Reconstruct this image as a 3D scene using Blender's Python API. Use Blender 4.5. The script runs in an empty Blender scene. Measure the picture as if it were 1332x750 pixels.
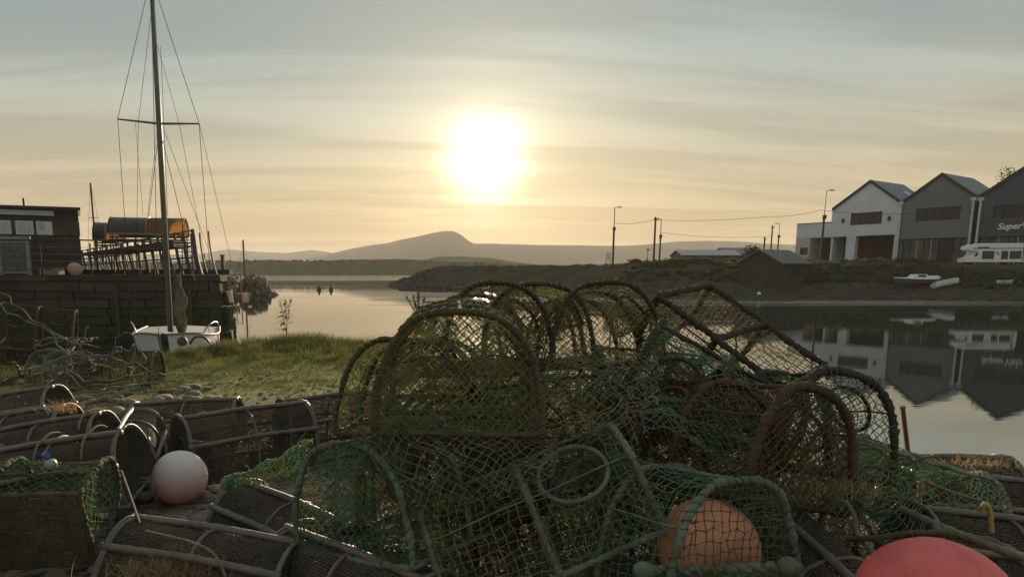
import bpy, math, random
import numpy as np
from mathutils import Vector, Matrix, Euler
rnd = random.Random(7)
rng = np.random.default_rng(11)
R = math.radians
scene = bpy.context.scene
COL = scene.collection

# ------------------------------------------------------------------ camera
F, CX, CY, PITCH, EYE = 880.0, 590.0, 495.0, R(9.2), 2.9      # measured on the 1332 x 750 photograph
cam = bpy.data.objects.new('camera', bpy.data.cameras.new('camera'))
COL.objects.link(cam)
cam.location = (0, 0, EYE)
cam.rotation_euler = (R(90) - PITCH, 0, 0)
cam.data.sensor_width = 36
cam.data.lens = F / 1332 * 36
cam.data.shift_x = (666 - CX) / 1332
cam.data.shift_y = (CY - 375) / 1332
cam.data.clip_start = 0.05
cam.data.clip_end = 20000
scene.camera = cam
FW = np.array([0, math.cos(PITCH), -math.sin(PITCH)])
UP = np.array([0, math.sin(PITCH), math.cos(PITCH)])
CAMP = np.array([0, 0, EYE])
def ray(px, py):
    return np.array([(px - CX) / F, 0, 0]) + FW - UP * (py - CY) / F
def P(px, py, Y):                       # the point at ground distance Y seen at a pixel
    r = ray(px, py)
    return CAMP + r * (Y / r[1])
def G(px, py, z):                       # the point at height z seen at a pixel
    r = ray(px, py)
    return CAMP + r * ((z - EYE) / r[2])

# ------------------------------------------------------------------ sky, sun, exposure
SUN_DIR = ray(632, 209)
SUN_DIR = SUN_DIR / np.linalg.norm(SUN_DIR)
SUN_EL = math.asin(SUN_DIR[2])
SUN_AZ = math.atan2(SUN_DIR[0], SUN_DIR[1])
scene.view_settings.view_transform = 'Standard'
scene.view_settings.look = 'None'
scene.view_settings.exposure = 0.8
scene.view_settings.gamma = 1
scene.cycles.use_denoising = True
scene.cycles.max_bounces = 6
scene.cycles.volume_bounces = 1
scene.cycles.transparent_max_bounces = 12
world = bpy.data.worlds.new('World')
scene.world = world
world.use_nodes = True
wn, wl = world.node_tree.nodes, world.node_tree.links
wn.clear()
def wnode(t, **kw):
    n = wn.new(t)
    for k, v in kw.items(): setattr(n, k, v)
    return n
def wmath(op, a, b=None, c=None):
    n = wnode('ShaderNodeMath', operation=op)
    for i, v in enumerate((a, b, c)):
        if v is None: continue
        if isinstance(v, (int, float)): n.inputs[i].default_value = v
        else: wl.new(v, n.inputs[i])
    return n.outputs[0]
sky = wnode('ShaderNodeTexSky', sky_type='NISHITA')
sky.sun_disc = False
sky.sun_elevation = SUN_EL
sky.sun_rotation = SUN_AZ
sky.air_density = 1.0; sky.dust_density = 4.0; sky.ozone_density = 1.0
tc = wnode('ShaderNodeTexCoord')
sep = wnode('ShaderNodeSeparateXYZ'); wl.new(tc.outputs['Generated'], sep.inputs[0])
ramp = wnode('ShaderNodeValToRGB')                   # high thin cloud veil, by elevation
el = ramp.color_ramp.elements
stops = [(0.0, (.49, .345, .185)), (.06, (.46, .35, .20)), (.13, (.43, .39, .27)), (.21, (.365, .395, .345)),
         (.29, (.27, .345, .35)), (.40, (.265, .335, .345)), (.65, (.30, .36, .365)), (1.0, (.30, .355, .365))]
el[0].position, el[0].color = stops[0][0], (*stops[0][1], 1)
el[1].position, el[1].color = stops[-1][0], (*stops[-1][1], 1)
for p_, c_ in stops[1:-1]:
    e_ = el.new(p_); e_.color = (*c_, 1)
wl.new(wmath('MAXIMUM', sep.outputs[2], 0.0), ramp.inputs[0])
# cirrus streaks on a flat cloud sheet
zz = wmath('ADD', wmath('MAXIMUM', sep.outputs[2], 0.0), 0.12)
comb = wnode('ShaderNodeCombineXYZ')
ux = wmath('DIVIDE', sep.outputs[0], zz); uy = wmath('DIVIDE', sep.outputs[1], zz)
wl.new(wmath('MULTIPLY', wmath('ADD', ux, wmath('MULTIPLY', uy, 0.25)), 0.42), comb.inputs[0])
wl.new(wmath('MULTIPLY', wmath('ADD', uy, wmath('MULTIPLY', ux, -0.06)), 2.6), comb.inputs[1])
noi = wnode('ShaderNodeTexNoise'); noi.inputs['Scale'].default_value = 1.0
noi.inputs['Detail'].default_value = 7; noi.inputs['Roughness'].default_value = .55; noi.inputs['Distortion'].default_value = .5
wl.new(comb.outputs[0], noi.inputs['Vector'])
cl = wnode('ShaderNodeMapRange'); cl.interpolation_type = 'SMOOTHSTEP'
cl.inputs[1].default_value = .40; cl.inputs[2].default_value = .62; cl.inputs[3].default_value = .91; cl.inputs[4].default_value = 1.17
wl.new(noi.outputs[0], cl.inputs[0])
veil = wnode('ShaderNodeVectorMath', operation='SCALE')
wl.new(ramp.outputs[0], veil.inputs[0]); wl.new(cl.outputs[0], veil.inputs['Scale'])
# aureole of the sun in the thin cloud
dotn = wnode('ShaderNodeVectorMath', operation='DOT_PRODUCT')
wl.new(tc.outputs['Generated'], dotn.inputs[0]); dotn.inputs[1].default_value = SUN_DIR
ang = wmath('MULTIPLY', wmath('ARCCOSINE', wmath('MINIMUM', dotn.outputs['Value'], 1.0)), wmath('SUBTRACT', 1.25, wmath('MULTIPLY', noi.outputs[0], .5)))
def lobe(amp, w, pw): return wmath('MULTIPLY', wmath('EXPONENT', wmath('MULTIPLY', wmath('POWER', wmath('DIVIDE', ang, w), pw), -1.0)), amp)
core = wmath('MULTIPLY', wmath('ADD', lobe(2.4, R(2.5), 2.2), lobe(.42, R(5.0), 1.25)), cl.outputs[0])
wide = lobe(.03, R(24), 1.5)
def tint(v, c):
    n = wnode('ShaderNodeVectorMath', operation='SCALE'); n.inputs[0].default_value = c
    wl.new(v, n.inputs['Scale']); return n.outputs[0]
def vadd(a, b):
    n = wnode('ShaderNodeVectorMath', operation='ADD'); wl.new(a, n.inputs[0]); wl.new(b, n.inputs[1]); return n.outputs[0]
cloud = vadd(veil.outputs[0], vadd(tint(core, (1.0, .88, .58)), tint(wide, (1.0, .86, .55))))
bg1 = wnode('ShaderNodeBackground'); wl.new(sky.outputs[0], bg1.inputs[0]); bg1.inputs[1].default_value = .05
bg2 = wnode('ShaderNodeBackground'); wl.new(cloud, bg2.inputs[0]); bg2.inputs[1].default_value = .62
mixw = wnode('ShaderNodeMixShader'); mixw.inputs[0].default_value = .94
wl.new(bg1.outputs[0], mixw.inputs[1]); wl.new(bg2.outputs[0], mixw.inputs[2])
outw = wnode('ShaderNodeOutputWorld'); wl.new(mixw.outputs[0], outw.inputs[0])
sun = bpy.data.lights.new('sun', 'SUN'); sun.energy = 5.0; sun.angle = R(.6); sun.color = (1, .80, .55)
so = bpy.data.objects.new('sun', sun); COL.objects.link(so)
so.rotation_euler = Vector(SUN_DIR).to_track_quat('Z', 'Y').to_euler()
so.location = (0, -5, 12)

# ------------------------------------------------------------------ materials
MATS = {}
def mat(name, c, rough=.8, c2=None, scale=6., bump=0., bscale=40., trans=0., metal=0., spec=.35, tcol=None, rand=0., detail=4., lo=.35, hi=.65, emit=None, bdist=.01):
    if name in MATS: return MATS[name]
    m = bpy.data.materials.new(name); m.use_nodes = True; MATS[name] = m
    n, l = m.node_tree.nodes, m.node_tree.links
    b = n['Principled BSDF']; out = n['Material Output']
    b.inputs['Roughness'].default_value = rough; b.inputs['Metallic'].default_value = metal
    b.inputs['Specular IOR Level'].default_value = spec
    b.inputs['Base Color'].default_value = (*c, 1)
    co = n.new('ShaderNodeTexCoord')
    col = None
    if c2:
        t = n.new('ShaderNodeTexNoise'); t.inputs['Scale'].default_value = scale; t.inputs['Detail'].default_value = detail
        l.new(co.outputs['Object'], t.inputs['Vector'])
        mr = n.new('ShaderNodeMapRange'); mr.inputs[1].default_value = lo; mr.inputs[2].default_value = hi
        l.new(t.outputs[0], mr.inputs[0])
        mx = n.new('ShaderNodeMix'); mx.data_type = 'RGBA'
        mx.inputs['A'].default_value = (*c, 1); mx.inputs['B'].default_value = (*c2, 1)
        l.new(mr.outputs[0], mx.inputs['Factor']); col = mx.outputs['Result']
    if rand:
        oi = n.new('ShaderNodeObjectInfo'); hs = n.new('ShaderNodeHueSaturation')
        m2 = n.new('ShaderNodeMapRange'); m2.inputs[3].default_value = 1 - rand; m2.inputs[4].default_value = 1 + rand
        l.new(oi.outputs['Random'], m2.inputs[0]); l.new(m2.outputs[0], hs.inputs['Value'])
        if col: l.new(col, hs.inputs['Color'])
        else: hs.inputs['Color'].default_value = (*c, 1)
        col = hs.outputs[0]
    if col: l.new(col, b.inputs['Base Color'])
    if bump:
        t = n.new('ShaderNodeTexNoise'); t.inputs['Scale'].default_value = bscale; t.inputs['Detail'].default_value = 5
        l.new(co.outputs['Object'], t.inputs['Vector'])
        bp = n.new('ShaderNodeBump'); bp.inputs['Strength'].default_value = bump; bp.inputs['Distance'].default_value = bdist
        l.new(t.outputs[0], bp.inputs['Height']); l.new(bp.outputs[0], b.inputs['Normal'])
    if emit:
        b.inputs['Emission Color'].default_value = (*emit[0], 1); b.inputs['Emission Strength'].default_value = emit[1]
    if trans:
        tr = n.new('ShaderNodeBsdfTranslucent')
        if tcol: tr.inputs[0].default_value = (*tcol, 1)
        elif col: l.new(col, tr.inputs[0])
        else: tr.inputs[0].default_value = (*c, 1)
        ms = n.new('ShaderNodeMixShader'); ms.inputs[0].default_value = trans
        l.new(b.outputs[0], ms.inputs[1]); l.new(tr.outputs[0], ms.inputs[2]); l.new(ms.outputs[0], out.inputs[0])
    return m
M_net_green = mat('net_green', (.13, .33, .25), .75, (.33, .31, .15), 9, trans=.68, rand=.2)
M_net_olive = mat('net_olive', (.40, .36, .19), .8, (.28, .35, .20), 7, trans=.68, rand=.2)
M_net_brown = mat('net_brown', (.42, .30, .15), .8, (.30, .28, .14), 7, trans=.68, rand=.2)
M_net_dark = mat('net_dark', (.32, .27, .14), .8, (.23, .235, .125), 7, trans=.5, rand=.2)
M_net_rust = mat('net_rust', (.24, .15, .075), .8, (.16, .14, .07), 7, trans=.5, rand=.2)
M_net_shore = mat('net_shore', (.11, .095, .05), .85, (.08, .085, .04), 7, trans=.3, rand=.2)
M_net_grey = mat('net_grey', (.27, .28, .22), .8, (.17, .17, .10), 7, trans=.4, rand=.2)
M_rope_brown = mat('rope_brown', (.135, .105, .06), .9, (.085, .07, .04), 14, bump=.6, bscale=160, trans=.12)
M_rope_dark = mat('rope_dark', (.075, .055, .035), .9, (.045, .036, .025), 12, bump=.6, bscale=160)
M_rope_rust = mat('rope_rust', (.125, .07, .04), .9, (.085, .06, .035), 9, bump=.6, bscale=160, trans=.12)
M_rope_teal = mat('rope_teal', (.20, .26, .21), .85, (.14, .15, .09), 6, bump=.6, bscale=160, trans=.15)
M_rope_pale = mat('rope_pale', (.27, .24, .17), .85, (.16, .14, .095), 6, bump=.6, bscale=160, trans=.15)
M_rope_blue = mat('rope_blue', (.19, .24, .26), .85, (.16, .15, .11), 5, bump=.6, bscale=160, trans=.15)
M_tube = mat('grey_brown_tube', (.12, .10, .08), .5, (.18, .15, .12), 11, bump=.4, bscale=60, spec=.35)
M_tmesh = mat('black_plastic_mesh', (.085, .07, .05), .8, (.13, .105, .075), 6, spec=.15, trans=.08)
M_black = mat('black_plastic', (.03, .027, .024), .5, (.06, .05, .04), 9, spec=.5)
M_grass = mat('grass_blade', (.10, .115, .036), .8, (.17, .155, .055), 1.3, trans=.38, lo=.4, hi=.6)
M_straw = mat('straw', (.38, .28, .15), .8, (.28, .19, .09), 30, trans=.4)
M_leaf = mat('weed_leaf', (.13, .16, .05), .7, (.22, .19, .07), 12, trans=.5)
M_bush = mat('bush_leaf', (.07, .085, .035), .8, (.11, .10, .045), .5, trans=.35)
M_bark = mat('bark', (.10, .075, .05), .9, (.05, .04, .03), 8, bump=.5)

# ------------------------------------------------------------------ mesh builder
class MB:
    def __init__(self): self.v, self.q, self.t, self.n = [], [], [], 0
    def add(self, v, q=None, t=None):
        v = np.asarray(v, float).reshape(-1, 3)
        if q is not None and len(q): self.q.append(np.asarray(q, np.int64).reshape(-1, 4) + self.n)
        if t is not None and len(t): self.t.append(np.asarray(t, np.int64).reshape(-1, 3) + self.n)
        self.v.append(v); self.n += len(v); return self
    def box(self, c, s, M=None):
        c = np.array(c, float); s = np.array(s, float) / 2
        k = np.array([[x, y, z] for x in (-1, 1) for y in (-1, 1) for z in (-1, 1)], float) * s
        if M is not None: k = k @ np.array(M).T
        return self.add(k + c, [(0, 1, 3, 2), (4, 6, 7, 5), (0, 4, 5, 1), (2, 3, 7, 6), (0, 2, 6, 4), (1, 5, 7, 3)])
    def hexa(self, p):                   # eight corners: bottom four, top four
        return self.add(p, [(3, 2, 1, 0), (4, 5, 6, 7), (0, 1, 5, 4), (1, 2, 6, 5), (2, 3, 7, 6), (3, 0, 4, 7)])
    def tube(self, pts, r, sides=6, closed=False, twist=None, cap=True):
        pts = np.asarray(pts, float); n = len(pts)
        T = np.gradient(pts, axis=0) if not closed else np.roll(pts, -1, 0) - np.roll(pts, 1, 0)
        T /= np.linalg.norm(T, axis=1)[:, None] + 1e-12
        U = np.zeros_like(pts)
        ref = np.array([0, 0, 1.]) if abs(T[0, 2]) < .9 else np.array([1., 0, 0])
        u = np.cross(T[0], ref); u /= np.linalg.norm(u)
        for i in range(n):
            u = u - T[i] * (u @ T[i]); u /= np.linalg.norm(u) + 1e-12; U[i] = u
        V = np.cross(T, U)
        ph = np.linspace(0, 2 * math.pi, sides, endpoint=False)
        rr = np.broadcast_to(np.asarray(r, float), (n,))[:, None] * np.ones((1, sides))
        if twist:
            s = np.r_[0, np.cumsum(np.linalg.norm(np.diff(pts, axis=0), axis=1))]
            rr = rr * (1 + twist[1] * np.cos(twist[2] * ph[None, :] - s[:, None] * 2 * math.pi / twist[0]))
        v = pts[:, None] + rr[..., None] * (np.cos(ph)[None, :, None] * U[:, None] + np.sin(ph)[None, :, None] * V[:, None])
        i = np.arange(n if closed else n - 1)[:, None]; j = np.arange(sides)[None]
        i2 = (i + 1) % n; j2 = (j + 1) % sides
        q = np.stack(np.broadcast_arrays(i * sides + j, i * sides + j2, i2 * sides + j2, i2 * sides + j), -1).reshape(-1, 4)
        t = []
        if cap and not closed:
            t = [(0, k + 1, k) for k in range(1, sides - 1)] + [((n - 1) * sides, (n - 1) * sides + k, (n - 1) * sides + k + 1) for k in range(1, sides - 1)]
        return self.add(v.reshape(-1, 3), q, t)
    def segs(self, A, B, r, sides=3):    # many short straight strands at once
        A = np.asarray(A, float); B = np.asarray(B, float); d = B - A
        ok = np.linalg.norm(d, axis=1) > 1e-5; A, B, d = A[ok], B[ok], d[ok]
        d = d / np.linalg.norm(d, axis=1)[:, None]
        ref = np.where(np.abs(d[:, 2:3]) < .8, np.array([[0, 0, 1.]]), np.array([[1., 0, 0]]))
        u = np.cross(d, ref); u /= np.linalg.norm(u, axis=1)[:, None]; w = np.cross(d, u)
        ph = np.linspace(0, 2 * math.pi, sides, endpoint=False)
        ok_r = r[ok] if isinstance(r, np.ndarray) else r
        off = ok_r * (np.cos(ph)[None, :, None] * u[:, None] + np.sin(ph)[None, :, None] * w[:, None])
        v = np.concatenate([A[:, None] + off, B[:, None] + off], 1)
        base = np.arange(len(A))[:, None, None] * (2 * sides)
        k = np.arange(sides); k2 = (k + 1) % sides
        q = base + np.stack([k, k2, k2 + sides, k + sides], -1)[None]
        return self.add(v.reshape(-1, 3), q.reshape(-1, 4))
    def grid(self, Pn, flip=False):      # (n, m, 3) sheet
        n, m = Pn.shape[:2]
        i = np.arange(n - 1)[:, None]; j = np.arange(m - 1)[None]
        q = np.stack([i * m + j, (i + 1) * m + j, (i + 1) * m + j + 1, i * m + j + 1], -1).reshape(-1, 4)
        return self.add(Pn.reshape(-1, 3), q[:, ::-1] if flip else q)
    def prism(self, poly, d):            # polygon of 3-D points swept by vector d (fan caps)
        p = np.asarray(poly, float); n = len(p); d = np.asarray(d, float)
        q = [(i, (i + 1) % n, (i + 1) % n + n, i + n) for i in range(n)]
        bmq = MB.tri(p)
        t = [tuple(x) for x in bmq] + [(c + n, b + n, a + n) for a, b, c in bmq]
        return self.add(np.r_[p, p + d], q, t)
    @staticmethod
    def tri(p):
        from mathutils.geometry import tessellate_polygon
        return [tuple(t) for t in tessellate_polygon([[Vector(x) for x in p]])]
    def sphere(self, c, r, nu=24, nv=14, sc=(1, 1, 1)):
        th = np.linspace(0, math.pi, nv + 1)[:, None]; ph = np.linspace(0, 2 * math.pi, nu + 1)[None]
        g = np.stack(np.broadcast_arrays(np.sin(th) * np.cos(ph), np.sin(th) * np.sin(ph), np.cos(th)), -1) * r * np.array(sc) + np.array(c)
        return self.grid(g)
    def build(self, name, m, parent=None, smooth=False, loc=None):
        me = bpy.data.meshes.new(name)
        v = np.concatenate(self.v) if self.v else np.zeros((0, 3))
        q = np.concatenate(self.q) if self.q else np.zeros((0, 4), int)
        t = np.concatenate(self.t) if self.t else np.zeros((0, 3), int)
        me.vertices.add(len(v)); me.vertices.foreach_set('co', v.astype(np.float32).ravel())
        lv = np.r_[q.ravel(), t.ravel()].astype(np.int32)
        me.loops.add(len(lv)); me.loops.foreach_set('vertex_index', lv)
        st = np.r_[np.arange(len(q)) * 4, len(q) * 4 + np.arange(len(t)) * 3].astype(np.int32)
        me.polygons.add(len(st)); me.polygons.foreach_set('loop_start', st)
        me.polygons.foreach_set('use_smooth', np.full(len(st), bool(smooth)))
        me.update(calc_edges=True); me.validate()
        if m: me.materials.append(m)
        return put(name, me, parent, loc)
def put(name, me, parent=None, loc=None):
    o = bpy.data.objects.new(name, me); COL.objects.link(o)
    if parent: o.parent = parent
    if loc is not None: o.location = loc
    return o
def tag(o, label, cat, group=None, kind=None):
    o['label'] = label; o['category'] = cat
    if group: o['group'] = group
    if kind: o['kind'] = kind
    return o
def struct(o, kind='structure'):
    o['kind'] = kind; return o
def thing(name, label, cat, loc=(0, 0, 0), rot=(0, 0, 0), group=None):
    o = bpy.data.objects.new(name, None); COL.objects.link(o); o.empty_display_size = .1
    o.location = loc; o.rotation_euler = rot
    return tag(o, label, cat, group)
def wob(p, seed, amp, freq=6.):
    r_ = np.random.default_rng(seed); o = np.zeros_like(p)
    for k in range(4):
        w = r_.normal(size=(3, 3)) * freq * (1 + .6 * k); ph = r_.uniform(0, 6.28, 3)
        o += np.sin(p @ w + ph) / (1 + .6 * k)
    return o * amp / 1.6
def noise2(x, y, seed=0, f=1.):
    r_ = np.random.default_rng(seed); s = 0
    for k in range(6):
        a = r_.uniform(0, 6.28); fr = f * 1.7 ** k * r_.uniform(.8, 1.2)
        s = s + np.sin((x * math.cos(a) + y * math.sin(a)) * fr + r_.uniform(0, 6.28)) / 1.5 ** k
    return s / 2.5

# ------------------------------------------------------------------ ground, water, far land
SHX = np.array([-90, -9.5, -6.2, -5.0, -4, -2, -.2, 2.2, 4.4, 6.3, 8.5, 12, 60.])
SHY = np.array([12.4, 12.5, 12.8, 15.3, 16.7, 16.3, 13.6, 10., 6.9, 4.2, 1., -4., -60.])
def shore(x): return np.interp(x, SHX, SHY)
def sst(a, b, x):
    t = np.clip((x - a) / (b - a), 0, 1); return t * t * (3 - 2 * t)
def gz(x, y):
    x = np.asarray(x, float); y = np.asarray(y, float)
    s = (shore(x) - y) * np.where(x > -2, .62, .95)
    z = 1.2 + .035 * noise2(x, y, 3, 1.1) + .015 * noise2(x, y, 4, 5.)
    z = z - .30 * (1 - sst(0, 2.6, s)) * sst(0, 3, x)
    z = z - .03 * (1 - sst(.3, 3.2, s)) * (1 - sst(-1.6, -.2, x)) * sst(-5.7, -4.5, x)
    return z - 2.2 * sst(.15, -2.6, s)
gx = np.unique(np.r_[np.linspace(-90, -12, 30), np.linspace(-12, 9, 190), np.linspace(9, 60, 20)])
gy = np.unique(np.r_[np.linspace(-60, -2, 20), np.linspace(-2, 22, 200), np.linspace(22, 30, 6)])
XX, YY = np.meshgrid(gx, gy, indexing='ij')
ZZ = gz(XX, YY)
m = mat('shore_soil', (.24, .19, .125), .95, (.14, .115, .075), 1.4, bump=.9, bscale=30, bdist=.03, spec=.08)
def soil_green(m):
    n, l = m.node_tree.nodes, m.node_tree.links
    b = n['Principled BSDF']; src = b.inputs['Base Color'].links[0].from_socket
    geo = n.new('ShaderNodeNewGeometry'); sp = n.new('ShaderNodeSeparateXYZ'); l.new(geo.outputs['Position'], sp.inputs[0])
    t = n.new('ShaderNodeTexNoise'); t.inputs['Scale'].default_value = .9; t.inputs['Detail'].default_value = 6
    l.new(geo.outputs['Position'], t.inputs['Vector'])
    a = n.new('ShaderNodeMapRange'); a.inputs[1].default_value = 7.0; a.inputs[2].default_value = 11.5; l.new(sp.outputs[1], a.inputs[0])
    ad = n.new('ShaderNodeMath'); ad.operation = 'ADD'; l.new(a.outputs[0], ad.inputs[0]); l.new(t.outputs[0], ad.inputs[1])
    f = n.new('ShaderNodeMapRange'); f.inputs[1].default_value = .75; f.inputs[2].default_value = 1.15; l.new(ad.outputs[0], f.inputs[0])
    mx = n.new('ShaderNodeMix'); mx.data_type = 'RGBA'; mx.inputs['B'].default_value = (.16, .17, .045, 1)
    l.new(src, mx.inputs['A']); l.new(f.outputs[0], mx.inputs['Factor']); l.new(mx.outputs['Result'], b.inputs['Base Color'])
soil_green(m)
ground = struct(MB().grid(np.stack([XX, YY, ZZ], -1)).build('ground', m, smooth=True))

wm = bpy.data.materials.new('sea_water'); wm.use_nodes = True
n, l = wm.node_tree.nodes, wm.node_tree.links
b = n['Principled BSDF']; b.inputs['Base Color'].default_value = (.018, .024, .018, 1); b.inputs['Roughness'].default_value = .008
b.inputs['IOR'].default_value = 3.4; b.inputs['Specular IOR Level'].default_value = .8
geo = n.new('ShaderNodeNewGeometry')
def wtex(sc, scale, detail=3):
    mp = n.new('ShaderNodeMapping'); mp.inputs['Scale'].default_value = sc; l.new(geo.outputs['Position'], mp.inputs[0])
    t = n.new('ShaderNodeTexNoise'); t.inputs['Scale'].default_value = scale; t.inputs['Detail'].default_value = detail
    l.new(mp.outputs[0], t.inputs['Vector']); return t.outputs[0]
def nm(op, a, b_=None, c=None):
    k = n.new('ShaderNodeMath'); k.operation = op
    for i, v in enumerate((a, b_, c)):
        if v is None: continue
        if isinstance(v, (int, float)): k.inputs[i].default_value = v
        else: l.new(v, k.inputs[i])
    return k.outputs[0]
def mrange(v, a, b_, c=0., d=1.):
    k = n.new('ShaderNodeMapRange'); k.interpolation_type = 'SMOOTHSTEP'
    for i, x in enumerate((a, b_, c, d)): k.inputs[i + 1].default_value = x
    l.new(v, k.inputs[0]); return k.outputs[0]
spn = n.new('ShaderNodeSeparateXYZ'); l.new(geo.outputs['Position'], spn.inputs[0])
wav = nm('ADD', nm('MULTIPLY', wtex((.35, 1.2, 1), 1.3), .6), nm('MULTIPLY', wtex((.5, 1.4, 1), 5.5), .22))
band = mrange(wtex((.012, .16, 1), 1.0, 4), .56, .68)
far = mrange(spn.outputs[1], 190., 330.)
edge = nm('MULTIPLY', mrange(spn.outputs[1], 57., 60.), mrange(spn.outputs[1], 72., 66.))
edge = nm('MULTIPLY', edge, mrange(spn.outputs[0], 12., 20.))
edge = nm('MULTIPLY', edge, mrange(wtex((.02, .5, 1), 1.0, 3), .40, .52))
edge2 = nm('MULTIPLY', nm('MULTIPLY', mrange(spn.outputs[1], 62., 70.), mrange(spn.outputs[1], 98., 90.)), nm('MULTIPLY', mrange(spn.outputs[0], -9., -4.), mrange(spn.outputs[0], 26., 14.)))
edge = nm('ADD', edge, nm('MULTIPLY', edge2, nm('MULTIPLY', mrange(wtex((.04, .3, 1), 1.0, 3), .44, .58), .45)))
stren = nm('ADD', nm('ADD', .004, nm('MULTIPLY', band, .035)), nm('ADD', nm('MULTIPLY', far, .5), nm('MULTIPLY', edge, 1.0)))
bp = n.new('ShaderNodeBump'); bp.inputs['Distance'].default_value = .55
l.new(stren, bp.inputs['Strength']); l.new(wav, bp.inputs['Height']); l.new(bp.outputs[0], b.inputs['Normal'])
struct(MB().add([(-7000, -300, 0), (7000, -300, 0), (7000, 7000, 0), (-7000, 7000, 0)], [(0, 1, 2, 3)]).build('water', wm))
struct(MB().add([(-7000, -300, -3), (7000, -300, -3), (7000, 7000, -3), (-7000, 7000, -3)], [(0, 1, 2, 3)]).build('seabed', mat('silt', (.07, .06, .04), .95, (.05, .045, .03), .3)))

HILLTOP = 30.0
def hill(name, prof, D, depth, m, seed, rough=.06, zmin=-.5, expo=1.25):
    """A ridge of land: profile points in pixels seen at distance D, sloping down to the sea in front and behind."""
    px = np.array([q[0] for q in prof], float); py = np.array([q[1] for q in prof], float)
    xs = np.linspace(px[0], px[-1], 260); ys = np.interp(xs, px, py)
    rid = np.array([P(a, b_, D) for a, b_ in zip(xs, ys)])
    k = np.linspace(-1, 1, 41); g = np.zeros((len(xs), 41, 3))
    x0 = rid[:, 0]
    for j, t in enumerate(k):
        f = 1 - abs(t) ** expo
        yy = D + t * depth * (1 + .25 * noise2(x0 / depth, x0 * 0 + t, seed + 5, 3))
        zz = zmin + (rid[:, 2] - zmin) * f * (1 + rough * noise2(x0 / depth * 2, yy / depth * 2, seed, 3.) * (1 - f) * 4)
        zz = zz + rough * .3 * rid[:, 2].max() * noise2(x0 / depth * 9, yy / depth * 9, seed + 1, 3.) * f * (abs(t) > .02)
        g[:, j] = np.c_[x0 * (yy / D), yy, zz]
    global HILLTOP
    HILLTOP = max(HILLTOP, g[..., 2].max() + 4)
    return struct(MB().grid(g).build(name, m, smooth=True))
Mh = mat('mountain_heath', (.035, .034, .028), .95, (.05, .045, .034), .01, spec=0)
Ml = mat('wooded_shore', (.055, .065, .03), .95, (.085, .08, .04), .05, bump=.8, bscale=.3, bdist=2, spec=0)
hill('distant_hills', [(-300, 333), (-150, 322), (0, 326), (120, 330), (230, 331), (262, 330), (295, 324), (330, 327), (372, 329), (405, 325), (425, 327), (445, 333), (520, 336), (640, 340), (760, 345)], 3600, 900, Mh, 2)
hill('mountain', [(250, 349), (330, 345), (390, 339), (425, 331), (455, 324), (480, 319), (505, 316), (520, 312), (545, 307), (560, 303.5), (573, 301), (583, 300), (592, 301), (601, 306), (609, 313), (616, 317), (640, 317), (700, 318.5), (760, 319), (800, 320), (840, 318), (880, 314), (920, 313), (960, 314), (1000, 317), (1060, 319), (1160, 312), (1300, 318), (1450, 312), (1650, 325)], 2600, 750, Mh, 4)
hill('headland', [(520, 349), (545, 339), (570, 334), (600, 333.5), (640, 336), (670, 341), (700, 344), (760, 345)], 950, 120, Ml, 6, expo=3)
hill('wooded_coast', [(60, 341), (150, 340), (240, 343), (300, 341), (350, 338), (400, 340), (450, 338), (520, 337), (560, 339), (640, 343), (720, 345), (800, 348), (900, 350)], 560, 60, Ml, 8, expo=4)
# tree line on the wooded coast, far too many to count
mb = MB()
for i in range(420):
    px_ = rnd.uniform(200, 700); py_ = float(np.interp(px_, [60, 350, 450, 520, 640, 800], [341, 338.6, 338.6, 337.6, 343.5, 348])) 
    c = P(px_, py_ + rnd.uniform(-.2, 5), 556 - rnd.uniform(0, 40)); s_ = rnd.uniform(.5, 1.3)
    mb.sphere(c, s_, 7, 5, (1.3, 1.3, rnd.uniform(.6, 1.0)))
struct(mb.build('far_woods', Ml), 'stuff')

# the spit and the far bank: toe at the water, a beach, then a grown-over crest
BX = [505, 525, 545, 570, 640, 700, 760, 800, 840, 900, 960, 1036, 1100, 1200, 1332, 1500, 1700, 2000]
BT = [140, 134, 126, 118, 104, 96, 86, 78, 72, 70, 69, 69, 68.5, 68, 66, 63, 58, 52]
BW = [3, 8, 10, 12, 14, 16, 18, 20, 22, 22, 22, 20, 15, 11, 9, 9, 9, 9]
BY = [368, 363, 354, 346, 345, 345, 344, 342.5, 340.5, 339, 340, 340, 340.5, 341.5, 345, 345, 345, 345]
cx_ = np.linspace(505, 2000, 420)
toe = np.interp(cx_, BX, BT); wid = np.interp(cx_, BX, BW); cy_ = np.interp(cx_, BX, BY)
rows = np.r_[np.linspace(-.35, 0, 4), np.linspace(.08, 1, 16), [1.3, 1.9, 3.0, 5.0, 9.0]]
g = np.zeros((len(cx_), len(rows), 3))
for i in range(len(cx_)):
    ct = P(cx_[i], cy_[i], toe[i] + wid[i])
    for j, t in enumerate(rows):
        Y = toe[i] + wid[i] * t
        if t <= 0: z = t * 3.
        elif t <= 1: z = (ct[2]) * (t ** 1.15)
        else: z = ct[2] + (-.02 if cx_[i] > 790 else -.55) * min((t - 1), 8) * (1 if cx_[i] > 790 else 2.)
        r_ = ray(cx_[i], cy_[i])
        xx = r_[0] / r_[1] * Y
        g[i, j] = (xx, Y, z)
sm_ = (rows > .02) & (rows < 3.2)
g[:, sm_, 2] += .16 * noise2(g[:, sm_, 0], g[:, sm_, 1], 21, .7) + .08 * noise2(g[:, sm_, 0], g[:, sm_, 1], 22, 2.5)
Mbank = mat('bank_earth', (.085, .068, .042), .95, (.05, .046, .024), .35, bump=.8, bscale=1.6, bdist=.2, spec=.05)
bank = struct(MB().grid(g).build('far_bank', Mbank, smooth=True))
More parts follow.
